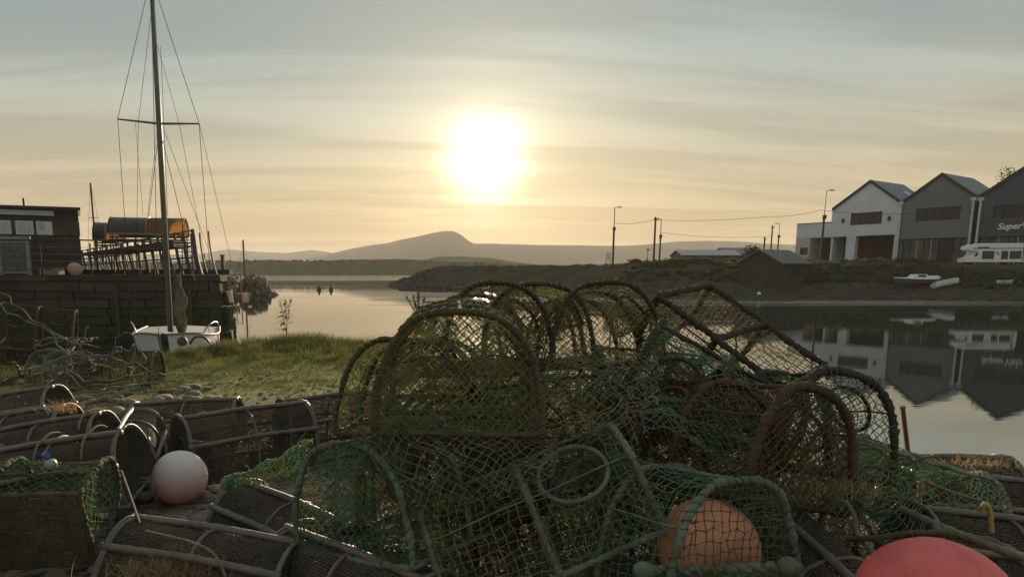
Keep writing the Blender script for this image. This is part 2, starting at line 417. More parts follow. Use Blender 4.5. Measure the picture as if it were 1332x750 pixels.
def bankz(px, Y):
    i = np.interp(px, cx_, np.arange(len(cx_))); i0 = int(min(max(round(i), 0), len(cx_) - 1))
    return float(np.interp(Y, g[i0, :, 1], g[i0, :, 2]))
# boulders along the toe of the spit
mb = MB(); mr = np.random.default_rng(5)
ico_v = None
def ico():
    global ico_v
    if ico_v is None:
        import bmesh
        bm = bmesh.new(); bmesh.ops.create_icosphere(bm, subdivisions=1, radius=1)
        ico_v = (np.array([v.co[:] for v in bm.verts]), np.array([[v.index for v in f.verts] for f in bm.faces])); bm.free()
    return ico_v
def rock(mb, c, s, rg, flat=.6):
    v, f = ico()
    v = v * (1 + rg.uniform(-.28, .28, (len(v), 1))) * np.array([s * rg.uniform(.8, 1.4), s * rg.uniform(.8, 1.4), s * flat * rg.uniform(.8, 1.2)])
    a = rg.uniform(0, 6.28); v = v @ np.array([[math.cos(a), -math.sin(a), 0], [math.sin(a), math.cos(a), 0], [0, 0, 1]])
    mb.add(v + c, None, f)
for i in range(1500):
    px_ = mr.uniform(508, 830); t = mr.uniform(-.02, .22) if px_ > 560 else mr.uniform(-.02, .9)
    Y = float(np.interp(px_, BX, BT) + np.interp(px_, BX, BW) * t)
    r_ = ray(px_, 350); rock(mb, (r_[0] / r_[1] * Y, Y, bankz(px_, Y)), mr.uniform(.18, .6), mr)
for i in range(1600):                                     # stones and weed along the right beach
    px_ = mr.uniform(830, 1450); t = mr.uniform(-.01, .4)
    Y = float(np.interp(px_, BX, BT) + np.interp(px_, BX, BW) * t)
    r_ = ray(px_, 350); rock(mb, (r_[0] / r_[1] * Y, Y, bankz(px_, Y)), mr.uniform(.06, .22), mr)
o = mb.build('shore_boulders', mat('shore_rock', (.065, .055, .04), .95, (.10, .085, .06), .6, rand=.1)); o.parent = bank; struct(o, 'stuff')
# undergrowth along the crest of the far bank
def leaf_cloud(mb, c, rad, n_, size, rg, flat=.7):
    d = rg.normal(size=(n_, 3)); d /= np.linalg.norm(d, axis=1)[:, None]
    p = d * (rg.uniform(.3, 1, (n_, 1)) ** .5) * np.array(rad)
    p *= 1 + .35 * np.sin(d @ rg.normal(size=(3, 1)) * 5 + rg.uniform(0, 6))
    p = p + np.array(c)
    a = rg.normal(size=(n_, 3)); a /= np.linalg.norm(a, axis=1)[:, None]
    b_ = np.cross(a, rg.normal(size=(n_, 3))); b_ /= np.linalg.norm(b_, axis=1)[:, None]
    s = size * rg.uniform(.6, 1.4, (n_, 1))
    v = np.stack([p - a * s, p + b_ * s * .5, p + a * s, p - b_ * s * .5], 1)
    mb.add(v.reshape(-1, 3), np.arange(n_ * 4).reshape(-1, 4))
mb = MB()
for i in range(430):
    px_ = mr.uniform(812, 1480); t = mr.uniform(.45, 1.15) if px_ < 1215 else mr.uniform(.4, .8); Y = float(np.interp(px_, BX, BT) + np.interp(px_, BX, BW) * t)
    r_ = ray(px_, 345); s_ = mr.uniform(.3, .75) * .7
    leaf_cloud(mb, (r_[0] / r_[1] * Y, Y, bankz(px_, Y) + s_ * .25), (s_ * 1.9, s_ * 1.3, s_ * .75), 130, .16, mr)
o = mb.build('bank_undergrowth', M_bush); struct(o, 'stuff')

# ------------------------------------------------------------------ supermarket block on the right
class Plane:                              # upright plane: along u, back along w, up z
    def __init__(s, o, u, w):
        s.o = np.array(o, float); s.u = np.array([*u, 0.]); s.u /= np.linalg.norm(s.u); s.w = np.array([*w, 0.]); s.w /= np.linalg.norm(s.w)
    def pt(s, t, d, z): return s.o + s.u * t + s.w * d + np.array([0, 0, z])
    def at(s, px, py, d=0.):              # (t, z) where the pixel's sight line meets the plane set back by d
        r = ray(px, py); o = s.o + s.w * d
        k = ((o - CAMP) @ s.w) / (r @ s.w); q = CAMP + r * k - o
        return float(q @ s.u), float(q[2])
    def box(s, mb, t0, t1, d0, d1, z0, z1):
        return mb.hexa([s.pt(t, d, z) for z in (z0, z1) for t, d in ((t0, d0), (t1, d0), (t1, d1), (t0, d1))])
    def poly(s, mb, tz, d0, d1):
        return mb.prism([s.pt(t, d0, z) for t, z in tz], s.w * (d1 - d0))
O = P(1036, 352, 107); O[2] = 0
FB = Plane(O, (.55, -.835), (.835, .55))
M_wrender = mat('pale_render', (.62, .66, .71), .85, (.56, .60, .65), .5, bump=.15, bscale=20)
M_grey = mat('dark_grey_cladding', (.17, .185, .20), .7, (.15, .165, .18), .4)
M_grey2 = mat('charcoal_cladding', (.08, .095, .115), .7, (.07, .08, .10), .4)
M_slate = mat('grey_roof_sheet', (.16, .18, .20), .55, (.13, .145, .165), 1.2)
M_trim = mat('dark_trim', (.035, .037, .04), .6)
M_glass = mat('dark_glass', (.025, .025, .022), .25, spec=.35)
M_shop = mat('shop_glass', (.05, .052, .05), .3, (.12, .115, .10), .6, spec=.35)
M_pipe = mat('pale_pipe', (.55, .56, .56), .5)
M_steel = mat('galvanised_steel', (.24, .24, .225), .55, (.18, .18, .17), 5, metal=.4)
M_dwood = mat('dark_stained_wood', (.045, .036, .027), .8, (.065, .05, .035), 3, bump=.3, bscale=20)
M_pole = mat('pole_wood', (.06, .045, .03), .9, (.09, .07, .05), 3)
def facade(px, py): return FB.at(px, py)
BASE = 3.3
def unit(name, label, wallm, eL, apex, eR, low, depth, win, fasc, parapet=None, panes=4):
    b_ = thing(name, label, 'building', tuple(FB.pt(facade(*apex)[0], 0, BASE)))
    inv = np.array(b_.location)
    def part(mb, nm_, m_, parent=b_):
        for k in range(len(mb.v)): mb.v[k] = mb.v[k] - inv
        return mb.build(nm_, m_, parent)
    L_, A_, R_ = facade(*eL), facade(*apex), facade(*eR)
    zf = facade(*fasc[0])[1]; t0, t1 = L_[0], R_[0]
    # gable wall above the recessed shopfront, with the window opening left out
    (wx0, wy0), (wx1, wy1) = win; wt0, wz1 = facade(wx0, wy0); wt1, _ = facade(wx1, wy0); _, wz0 = facade(wx0, wy1)
    mb = MB()
    FB.box(mb, t0, wt0, 0, .3, zf, L_[1]) if False else None
    def ztop(t): return L_[1] + (A_[1] - L_[1]) * (t - t0) / (A_[0] - t0) if t < A_[0] else A_[1] + (R_[1] - A_[1]) * (t - A_[0]) / (t1 - A_[0])
    FB.poly(mb, [(t0, zf), (wt0, zf), (wt0, ztop(wt0)), (t0, ztop(t0))], 0, .3)
    FB.poly(mb, [(wt1, zf), (t1, zf), (t1, ztop(t1)), (wt1, ztop(wt1))], 0, .3)
    FB.box(mb, wt0, wt1, 0, .3, zf, wz0)
    top = [(wt0, wz1), (wt1, wz1), (wt1, ztop(wt1))] + ([(A_[0], A_[1])] if wt0 < A_[0] < wt1 else []) + [(wt0, ztop(wt0))]
    FB.poly(mb, top, 0, .3)
    FB.poly(mb, [(t0, L_[1]), (t0, BASE), (t0 + .3, BASE), (t0 + .3, L_[1] + .1)], .3, depth)      # side walls
    FB.poly(mb, [(t1 - .3, R_[1] + .1), (t1 - .3, BASE), (t1, BASE), (t1, R_[1])], .3, depth)
    FB.poly(mb, [(t0, BASE), (t1, BASE), (t1, R_[1]), (A_[0], A_[1]), (t0, L_[1])], depth, depth + .3)
    part(mb, 'wall', wallm)
    # roof slopes with dark verge boards
    for (a, c) in ((L_, A_), (A_, R_)):
        mb = MB(); FB.poly(mb, [(a[0], a[1] + .02), (c[0], c[1] + .02), (c[0], c[1] + .22), (a[0], a[1] + .22)], -.12, depth + .2)
        rf = part(mb, 'roof_slope', M_slate)
        mb = MB(); FB.poly(mb, [(a[0], a[1] - .16), (c[0], c[1] - .16), (c[0], c[1] + .26), (a[0], a[1] + .26)], -.2, -.122)
        part(mb, 'verge_board', M_trim, rf)
    # upper window
    mb = MB(); FB.box(mb, wt0 + .05, wt1 - .05, .16, .2, wz0 + .05, wz1 - .05)
    w_ = part(mb, 'window', M_glass)
    for k in range(panes + 1):
        tt = wt0 + .03 + (wt1 - wt0 - .06) * k / panes
        mb = MB(); FB.box(mb, tt - .035, tt + .035, .1, .158, wz0 + .06, wz1 - .06); part(mb, 'mullion', M_trim, w_)
    for zz_ in (wz0 + .03, wz1 - .03):
        mb = MB(); FB.box(mb, wt0, wt1, .1, .158, zz_ - .03, zz_ + .03); part(mb, 'window_rail', M_trim, w_)
    return b_, part, (t0, t1, zf)
b1, part, (t0, t1, zf) = unit('gabled_building', 'pale rendered gabled building with a flat roofed wing and deep dark ground floor openings', M_wrender,
    (1083, 273), (1133, 236), (1172, 263), 0, 9.5, ((1107, 277.5), (1148, 293)), [(1100, 307.5)], panes=3)
tl, zp = facade(1037, 292)
mb = MB(); FB.box(mb, tl, t0 - .003, 0, 9.5, zf, zp); part(mb, 'parapet_wing', M_wrender)
mb = MB(); FB.box(mb, tl - .1, t0 + .1, -.06, 9.6, zp + .003, zp + .12); part(mb, 'wing_coping', M_trim)
c0, c1 = facade(1100, 320)[0], facade(1112, 320)[0]
mb = MB(); FB.box(mb, c0, c1, .02, .9, BASE, zf - .003); part(mb, 'column', M_wrender)
mb = MB(); FB.box(mb, tl, facade(1053, 320)[0], .02, 3.2, BASE, zf - .003); pw = part(mb, 'corner_wall', mat('pink_render', (.50, .45, .44), .85))
a, z1_ = facade(1041, 322); c, z0_ = facade(1050, 331)
mb = MB(); FB.box(mb, a, c, -.02, .018, z0_, z1_); part(mb, 'side_window', M_glass, pw)
mb = MB(); FB.box(mb, facade(1162, 320)[0], t1 - .02, .02, 3.0, BASE, zf - .003); part(mb, 'column', M_wrender)
mb = MB(); FB.box(mb, tl + .4, t1 - .4, 3.6, 3.7, BASE, zf - .01); part(mb, 'recess_wall', mat('brown_hoarding', (.10, .07, .045), .9, (.075, .055, .04), 1))
for px_ in (1064, 1076, 1088, 1122, 1134, 1146):
    t = facade(px_, 320)[0]; mb = MB(); FB.box(mb, t - .05, t + .05, 3.5, 3.59, BASE, zf - .02); part(mb, 'post', M_dwood)
for px_, py_ in ((1097, 287), (1157, 284)):
    t, z = facade(px_, py_); mb = MB(); FB.box(mb, t - .16, t + .16, -.2, -.003, z - .3, z + .3); part(mb, 'wall_lamp', M_trim)
t, z = facade(1177, 252)                                        # roof light
b2, part2, (t0b, t1b, zfb) = unit('gabled_building', 'middle grey clad gabled building over a glazed shopfront between the pale and charcoal gables', M_grey,
    (1175, 263), (1226, 227), (1269, 255), 0, 9.5, ((1192, 271.5), (1250, 288)), [(1220, 309.5)], panes=5)
b3, part3, (t0c, t1c, zfc) = unit('gabled_building', 'charcoal clad gabled building carrying white shop lettering at the picture edge', M_grey2,
    (1275, 256), (1342, 213), (1404, 252), 0, 9.5, ((1293, 267.5), (1372, 284)), [(1300, 307.5)], panes=6)
for (pt, ta, tb, zf_, mm) in ((part2, t0b, t1b, zfb, 9), (part3, t0c, t1c, zfc, 9)):
    for k in range(mm):
        x0 = ta + .35 + (tb - ta - .7) * k / mm; x1 = ta + .35 + (tb - ta - .7) * (k + 1) / mm
        mb = MB(); FB.box(mb, x0 + .04, x1 - .04, .55, .6, BASE, zf_ - .02)
        pane = pt(mb, 'shop_pane', M_shop if k not in (5, 6) else M_trim)
        mb = MB(); FB.box(mb, x0 - .035, x0 + .035, .48, .548, BASE, zf_ - .02); pt(mb, 'mullion', M_pipe if k in (2, 4) else M_trim, pane)
for px_, pt in ((1173.5, part), (1267.5, part2), (1277, part3)):
    ta, zt = facade(px_, 264 if px_ < 1200 else 259); tb = facade(px_, 330)[0]
    mb = MB(); mb.tube([FB.pt(ta, -.16, zt), FB.pt(ta, -.16, BASE)], .14, 8); mb.box(FB.pt(ta, -.17, zt), (.45, .45, .4)); pt(mb, 'downpipe', M_pipe)
# white raised lettering
cu = bpy.data.curves.new('lettering', 'FONT'); cu.body = 'SuperValu'; cu.extrude = .05; cu.offset = .018; cu.shear = .22; cu.space_character = 1.0
ta, zb = facade(1297.5, 298.6); tb, zt = facade(1330, 297); cu.size = 1.0
to = bpy.data.objects.new('lettering', cu); COL.objects.link(to)
bpy.context.view_layer.update()
dg = bpy.context.evaluated_depsgraph_get(); me = bpy.data.meshes.new_from_object(to.evaluated_get(dg)); bpy.data.objects.remove(to)
v = np.array([x.co[:] for x in me.vertices]); capH = facade(1300, 287.5)[1] - zb
v *= capH / .70 * .72; adv = v[:, 0].max()
loc3 = np.array(b3.location)
w3 = np.array([FB.pt(ta + a * .98, -.12 - c, zb + b_) - loc3 for a, b_, c in v])
me.vertices.foreach_set('co', w3.astype(np.float32).ravel()); me.update(); me.materials.clear(); me.materials.append(mat('white_lettering', (.8, .8, .8), .5))
put('lettering', me, b3)
# roof light on the pale building
mb = MB(); A_, R_ = facade(1133, 236), facade(1172, 263); f_ = .6
tt = A_[0] + (R_[0] - A_[0]) * f_; zz_ = A_[1] + (R_[1] - A_[1]) * f_; sl = (R_[1] - A_[1]) / (R_[0] - A_[0])
FB.poly(mb, [(tt - .5, zz_ - .5 * sl + .225), (tt + .5, zz_ + .5 * sl + .225), (tt + .5, zz_ + .5 * sl + .32), (tt - .5, zz_ - .5 * sl + .32)], 5.2, 6.4); part(mb, 'roof_light', M_pipe)

def tree(loc, h, label, seed, leaves=500, lsize=.22, spread=.45, bare=True):
    rg = np.random.default_rng(seed); t = thing('tree', label, 'tree', loc)
    mb = MB(); mb.tube([(0, 0, -.5), (.1, 0, h * .3), (0, .1, h * .6)], [h * .022, h * .018, h * .012], 7)
    tips = []
    for k in range(16):
        a = rg.uniform(0, 6.28); z0 = h * rg.uniform(.3, .6); r_ = h * spread * rg.uniform(.4, 1); z1_ = h * rg.uniform(.6, 1.)
        p = [np.array([0, 0, z0]), np.array([math.cos(a) * r_ * .4, math.sin(a) * r_ * .4, z0 + (z1_ - z0) * .55]), np.array([math.cos(a) * r_, math.sin(a) * r_, z1_])]
        mb.tube(p, [h * .009, h * .006, h * .003], 5)
        for q in range(5):
            f = rg.uniform(.2, 1); b0 = p[1] + (p[2] - p[1]) * f; tw = b0 + rg.normal(0, h * .055, 3) + [0, 0, h * .03]; mb.tube([b0, (b0 + tw) / 2 + rg.normal(0, h * .008, 3), tw], [h * .0022, h * .0016, h * .001], 4); tips.append(tw)
        tips += [p[1] * .4 + p[2] * .6, p[2]]
    mb.build('trunk', M_bark, t)
    mb = MB()
    for p in tips: leaf_cloud(mb, p, (h * .09, h * .09, h * .06), leaves // len(tips), lsize, rg)
    mb.build('crown', M_bush, t); return t
p = FB.pt(facade(1294, 250)[0], 16, 0); p[2] = 4.0
tree(p, 13.6, 'sparse tree showing behind the charcoal gable', 3, 1500, .2)

# motorhome
p = P(1292, 345, 78.5)
mh = thing('motorhome', 'white overcab motorhome with dark stripes parked before the shops', 'motorhome', (p[0], p[1], p[2]), (0, 0, R(-9))); mh.scale = (.81, .81, .81)
M_white = mat('white_paint', (.78, .78, .78), .4, (.70, .70, .70), 2, spec=.5); M_dstripe = mat('navy_stripe', (.05, .05, .14), .5)
prof = [(-3.4, .45), (3.5, .45), (3.5, 2.75), (3.3, 2.9), (-3.2, 2.9), (-3.75, 2.6), (-3.8, 2.2), (-3.45, 2.02), (-2.6, 1.98), (-2.75, 1.95), (-3.45, 1.1), (-4.1, .95), (-4.15, .45)]
prof = [(-4.15, .45), (3.5, .45), (3.5, 2.75), (3.3, 2.9), (-3.2, 2.9), (-3.85, 2.6), (-3.9, 2.2), (-3.5, 2.0), (-2.75, 1.97), (-3.45, 1.15), (-4.15, 1.0)]
MB().prism([(x, -1.1, z) for x, z in prof], (0, 2.2, 0)).build('body', M_white, mh)
for x0, x1, z0, z1_ in ((-2.1, -.75, .95, 1.9), (.3, 1.0, .9, 1.9), (1.35, 2.65, .95, 1.9)):
    w_ = MB().box(((x0 + x1) / 2, -1.115, (z0 + z1_) / 2), (x1 - x0, .03, z1_ - z0)).build('window', mat('caravan_glass', (.07, .068, .06), .35, spec=.2), mh)
    MB().box(((x0 + x1) / 2, -1.112, (z0 + z1_) / 2), (x1 - x0 + .14, .018, z1_ - z0 + .14)).build('window_frame', M_trim, w_)
MB().prism([(-3.2, -1.125, 1.25), (-2.75, -1.125, 1.25), (-2.75, -1.125, 1.85), (-2.95, -1.125, 1.75)], (0, .04, 0)).build('cab_window', M_glass, mh)
MB().box((0.1, -1.11, 2.32), (6.9, .016, .10)).build('stripe', M_dstripe, mh)
MB().prism([(-3.0, -1.12, 2.25), (-1.2, -1.12, 2.38), (-1.6, -1.12, 2.55), (-2.8, -1.12, 2.5)], (0, .03, 0)).build('emblem_stripe', M_dstripe, mh)
MB().prism([(-.55, -1.12, 1.85), (-.3, -1.12, 1.85), (.05, -1.12, 1.4), (-.1, -1.12, 1.4)], (0, .02, 0)).build('slash_stripe', M_dstripe, mh)
MB().box((2.95, -1.108, 1.7), (.14, .014, 2.2)).build('rear_stripe', M_dstripe, mh)
MB().box((.2, 0, 2.97), (5.6, 1.5, .12)).build('roof_rack', M_white, mh)
for x in (-2.9, 1.9):
    for y in (-.98, .98):
        w_ = MB().tube([(x, y - .11, .33), (x, y + .11, .33)], .33, 16).build('wheel', mat('tyre', (.02, .02, .02), .9), mh)
        MB().tube([(x, y - .125, .33), (x, y - .112, .33)], .18, 12).build('hub', M_steel, w_)

# boats drawn up on the right beach
def hull(mb, L, B, D, n=15, transom=.7, sheer=.25, bowrake=.2, thick=0):
    st = np.linspace(0, 1, n); ang = np.linspace(-1, 1, 13); g = np.zeros((n, 13, 3))
    for i, s in enumerate(st):
        w = B / 2 * (transom + (1 - transom) * math.sin(min(s * 2.4, 1) * math.pi / 2)) * (1 - max(0, (s - .45) / .55) ** 2.2)
        top = D * (1 + sheer * (s - .35) ** 2 * 2); keel = D * .55 * max(0, (s - .7) / .3) ** 2 * .6
        for j, a in enumerate(ang):
            y = w * (abs(a) ** .55) * (1 if a > 0 else -1); z = keel + (top - keel) * abs(a) ** 1.7
            g[i, j] = (s * L - L / 2 + bowrake * (z / D) * max(0, s - .7) / .3, y, z)
    mb.grid(g); return g
def boat(name, label, px, py, Y, L, B, D, rot, m, open_=True, inner=None, group=None):
    p = P(px, py, Y); p[2] = max(p[2], bankz(px, Y) + .1); t = thing(name, label, 'boat', tuple(p), rot, group)
    mb = MB(); g = hull(mb, L, B, D)
    mb.add(g[0], None, [(0, k, k + 1) for k in range(1, 12)]); mb.build('hull', m, t, True)
    mb = MB()
    for j in (0, -1): mb.tube(g[:, j], .035, 6)
    mb.tube(np.array([g[0, 0], g[0, -1]]), .04, 6); mb.build('gunwale', M_pipe, t)
    if open_:
        g2 = g * np.array([.96, .93, 1]) + np.array([0, 0, .03]); mb = MB(); mb.grid(g2, True); mb.build('lining', inner, t, True)
        for s in (.25, .5, .75):
            k = int(s * 14); mb = MB(); mb.box((g[k, 0, 0], 0, D * .72), (.22, abs(g[k, 0, 1]) * 1.7, .035)); mb.build('thwart', inner, t)
    return t, g
M_bw = mat('boat_white', (.72, .73, .74), .4, (.6, .62, .63), 2); M_bb = mat('boat_blue', (.30, .38, .50), .5, (.42, .47, .52), 2)
boat('rowing_boat', 'white rowing boat with pale blue inside tilted on the right beach', 1232, 371.5, 71.6, 3.1, 1.25, .5, (R(-26), R(-9), R(12)), M_bw, True, M_bb)
t, g_ = boat('speedboat', 'low white speedboat with dark cockpit drawn up beside the rowing boat', 1190, 370.5, 72.2, 4.5, 1.6, .62, (0, 0, R(186)), mat('boat_maroon', (.10, .082, .072), .6), False)
mb = MB(); hg = g_.copy(); dk = np.stack([hg[:, 0], hg[:, 3] * [1, 1, 0] + [0, 0, .80], hg[:, 9] * [1, 1, 0] + [0, 0, .80], hg[:, 12]], 1); mb.grid(dk, True); mb.build('deck', M_bw, t)
mb = MB(); mb.prism([(-1.1, -.5, .78), (.6, -.5, .78), (.2, -.5, 1.12), (-.9, -.5, 1.12)], (0, 1.0, 0)); mb.build('cockpit', M_bw, t)
mb = MB(); mb.prism([(-.8, -.515, .84), (.2, -.515, .84), (.05, -.515, 1.05), (-.7, -.515, 1.05)], (0, 1.03, 0)); mb.build('cockpit_window', M_glass, t)
p = P(1207, 366, 73.6); dn = thing('upturned_dinghy', 'small pale upturned dinghy behind the speedboat', 'boat', (p[0] + .6, p[1], max(p[2], bankz(1207, 73.6)) + .55), (R(180), 0, R(15)))
mb = MB(); hull(mb, 2.0, 1.1, .5); mb.build('hull', M_bw, dn, True)
t, g_ = boat('tender', 'small white square ended tender lying alone at the right picture edge', 1306.5, 371, 70.5, 1.45, .8, .42, (0, 0, R(4)), M_bw, True, M_black)

# sheds, bush, poles along the far quay
def shed(label, px0, px1, ytop, yeave, Y, wallm, roofm, depth=6):
    a, c = P(px0, yeave, Y), P(px1, yeave, Y); zt = P(px0, ytop, Y)[2]; zb = a[2] - 2.6
    t = thing('shed', label, 'shed', ((a[0] + c[0]) / 2, Y, zb)); w = (c[0] - a[0]) / 2; h = a[2] - zb; rh = zt - zb
    MB().prism([(-w, 0, 0), (-w, depth, 0), (-w, depth, h), (-w, depth / 2, rh), (-w, 0, h)], (2 * w, 0, 0)).build('wall', wallm, t)
    for s in (0, 1):
        y0, y1 = (-.25, depth / 2) if s == 0 else (depth / 2, depth + .25)
        z0, z1_ = (h - .1, rh + .06) if s == 0 else (rh + .06, h - .1)
        MB().prism([(-w - .25, y0, z0), (-w - .25, y1, z1_), (-w - .25, y1, z1_ + .1), (-w - .25, y0, z0 + .1)], (2 * w + .5, 0, 0)).build('roof_slope', roofm, t)
    k = max(3, int(w * 2 / 3))
    for i in range(k):
        x = -w + 2 * w * (i + .5) / k; MB().box((x, -.03, h * .5), (1.2, .05, .9)).build('window', M_glass, t)
    return t
M_boath = mat('boathouse_board', (.06, .05, .034), .9, (.05, .042, .028), 2)
M_boatr = mat('boathouse_roof', (.12, .125, .125), .6, (.10, .105, .105), 1)
M_cabdoor = mat('boathouse_door', (.075, .06, .045), .85, (.05, .04, .03), 2)
M_shedw = mat('weathered_board', (.16, .135, .10), .9, (.12, .10, .07), 1); M_sheet = mat('pale_roof_sheet', (.42, .42, .40), .6, (.36, .36, .34), .8)
shed('long low shed with a pale sheet roof behind the bank', 888, 962, 325.5, 331.5, 112, M_shedw, M_sheet)
q = P(977, 352, 79); bh = thing('boathouse', 'dark gabled boathouse with a long grey roof low on the far beach', 'boathouse', (q[0], 77, .9), (0, 0, R(34))); zr = P(975, 326, 77)[2] - .9; ze = P(997, 342, 77)[2] - .9
MB().prism([(0, -2.6, -.6), (0, 2.6, -.6), (0, 2.6, ze), (0, 0, zr), (0, -2.6, ze)], (5.6, 0, 0)).build('wall', M_boath, bh)
for sgn in (-1, 1): MB().prism([(-.25, 0, zr + .03), (-.25, sgn * 2.9, ze - .15), (-.25, sgn * 2.9, ze - .03), (-.25, 0, zr + .17)], (6.1, 0, 0)).build('roof_slope', M_boatr, bh)
MB().box((-.04, -.3, 1.1), (.06, 1.9, 2.2)).build('door', M_cabdoor, bh); MB().box((2.6, -2.63, 1.9), (1.2, .06, .8)).build('window', M_glass, bh)
shed('darker roofed shed behind the long pale roof', 945, 985, 322.5, 329.5, 124, M_dwood, M_slate)
p = P(902 + 3, 341, 90); bs = thing('bush', 'rounded dark bush on the crest of the far bank', 'bush', (P(978, 340, 92)[0], 92, P(978, 340, 92)[2]))
mb = MB()
for k in range(5): leaf_cloud(mb, (rnd.uniform(-.6, .6), rnd.uniform(-.5, .5), rnd.uniform(.5, 1.6)), (.8, .8, .6), 260, .13, mr)
mb.build('foliage', M_bush, bs); MB().tube([(0, 0, -.5), (0, 0, 1)], .06, 6).build('stem', M_bark, bs)
def pole(name, label, cat, px, ytop, ybase, Y, r_=.11, lamp=0, arms=0, group='poles along the far bank'):
    b_ = P(px, ybase, Y); zt = P(px, ytop, Y)[2]; h = zt - b_[2] + .6
    t = thing(name, label, cat, (b_[0], b_[1], b_[2] - .6), (0, 0, 0), group)
    if lamp:
        MB().tube([(0, 0, 0), (0, 0, h * .66)], r_, 8).build('lower_pole', M_pole, t)
        MB().tube([(0, 0, h * .66), (0, 0, h)], r_ * .45, 8).build('upper_pole', M_steel, t)
        MB().tube([(0, 0, h - .03), (lamp * .5, 0, h + .05), (lamp, 0, h + .06)], .035, 6).build('arm', M_steel, t)
        MB().box((lamp * 1.15, 0, h + .05), (.6, .2, .12)).build('lamp_head', M_steel, t)
        MB().box((0, -.1, h * .66), (r_ * 2.6, .3, .45)).build('junction_box', M_pole, t)
    else:
        MB().tube([(0, 0, 0), (0, 0, h)], [r_, r_ * .75], 8).build('mast', M_pole, t)
        MB().box((0, -.16, h - .4), (1.1 if arms else .5, .09, .09)).build('crossarm', M_pole, t)
        for s in (-.4, .4): MB().tube([(s * (1 if arms else .5), -.16, h - .36), (s * (1 if arms else .5), -.16, h - .18)], .04, 6).build('insulator', M_steel, t)
    return P(px, ytop + 2, Y)
pole('street_lamp', 'tall street lamp right of the sun beside a small white board', 'street lamp', 797, 270, 344, 92, .13, .55, group='street lamps')
w1 = pole('utility_pole', 'thick bare utility pole next to a street lamp mid quay', 'utility pole', 850, 282, 344, 88, .15)
pole('street_lamp', 'street lamp close right of the thick utility pole', 'street lamp', 857.5, 285, 344, 90, .11, -.5, group='street lamps')
pole('stub_pole', 'short dark stub pole left of the far pole pair', 'pole', 993, 308, 334, 112, .16)
w2 = pole('utility_pole', 'left pole of the distant pair by the grey shed roof', 'utility pole', 1002, 293, 334, 112, .14)
pole('street_lamp', 'thin lamp post on the right of the distant pole pair', 'street lamp', 1011, 291, 334, 114, .12, -.4, group='street lamps')
w3_ = pole('street_lamp', 'street lamp standing in front of the pale gabled building', 'street lamp', 1067, 248, 341, 84, .13, .6, group='street lamps')
pole('flagpole', 'slim bare pole between the white board and the thick pole', 'pole', 842, 321, 344, 90, .05)
def wire(label, pts, sag, r_=.022):
    q = []
    for a, c in zip(pts[:-1], pts[1:]):
        s = np.linspace(0, 1, 24)[:, None]; q.append(a + (c - a) * s - np.array([0, 0, sag]) * 4 * s * (1 - s))
    tag(MB().tube(np.concatenate(q)[::1] + 1e-6 * np.arange(24 * (len(pts) - 1))[:, None], r_, 5).build('overhead_wire', M_trim), label, 'wire', 'overhead wires')
lampc = P(1067, 273, 84)
wire('long drooping wire from the thick utility pole to the lamp by the shops', [P(852, 286, 88), P(1000, 281.5, 86), lampc], .25)
wire('wire running right from the street lamp across the gabled fronts', [lampc, P(1180, 278, 76), P(1345, 268, 68)], .2)
wire('short wire between the tall street lamp and the thick utility pole', [P(799, 290, 92), P(850, 286, 88)], .25)
wire('faint low wire from the lamp near the thick pole to the distant pair', [P(857, 302, 90), P(1002, 307, 112)], .4)
b_ = P(791, 344, 93); sg = thing('notice_board', 'small white board on two posts beside the tall street lamp', 'sign', tuple(b_ - [0, 0, .6]))
MB().box((0, 0, 1.75), (.75, .06, 1.0)).build('board', M_white, sg)
for s in (-.28, .28): MB().box((s, .06, .9), (.07, .06, 1.8)).build('post', M_pole, sg)
# a railing of small posts along the spit
fn = thing('post_fence', 'row of small posts with rails along the crest of the spit', 'fence', tuple(P(640, 346, 118)))
fl = np.array(fn.location); tops = []
for i, px_ in enumerate(np.linspace(588, 650, 14)):
    Y = float(np.interp(px_, BX, BT) + np.interp(px_, BX, BW)); q = P(px_, float(np.interp(px_, BX, BY)), Y) - fl
    MB().box(q + [0, 0, .35], (.08, .08, .7)).build('post', M_pole, fn); tops.append(q + [0, 0, .52])
for dz in (0,): MB().tube(np.array(tops) + [0, 0, dz], .015, 4).build('rail', M_pole, fn)
# small things afloat and on the beach
for px_, lab in ((415, 'left dark mooring buoy of the two on open water'), (430.5, 'right dark mooring buoy of the two on open water')):
    q = P(px_, 375.5, 105); t = thing('mooring_buoy', lab, 'buoy', (q[0], q[1], 0), group='mooring buoys')
    MB().sphere((0, 0, .12), .34, 12, 8).build('float', mat('dark_float', (.06, .035, .025), .6), t); MB().tube([(0, 0, .3), (0, 0, .75)], [.2, .12], 8).build('pickup_ring', M_black, t)
q = P(988, 373.5, 71.2); t = thing('beach_buoy', 'tiny round white buoy on the dark beach', 'buoy', (q[0], q[1], bankz(988, 71.2)))
MB().sphere((0, 0, .16), .2, 12, 8).build('float', M_white, t); MB().tube([(0, 0, .34), (0, 0, .44)], .04, 6).build('eye', M_steel, t)
q = P(964, 366, 80); t = thing('marker_post', 'pale leaning post on the far beach', 'post', (q[0], q[1], bankz(964, 80)), (0, R(6), 0))
MB().box((0, 0, .55), (.16, .16, 1.3)).build('post', M_sheet, t); MB().box((0, 0, 1.22), (.2, .2, .06)).build('cap', M_pole, t)

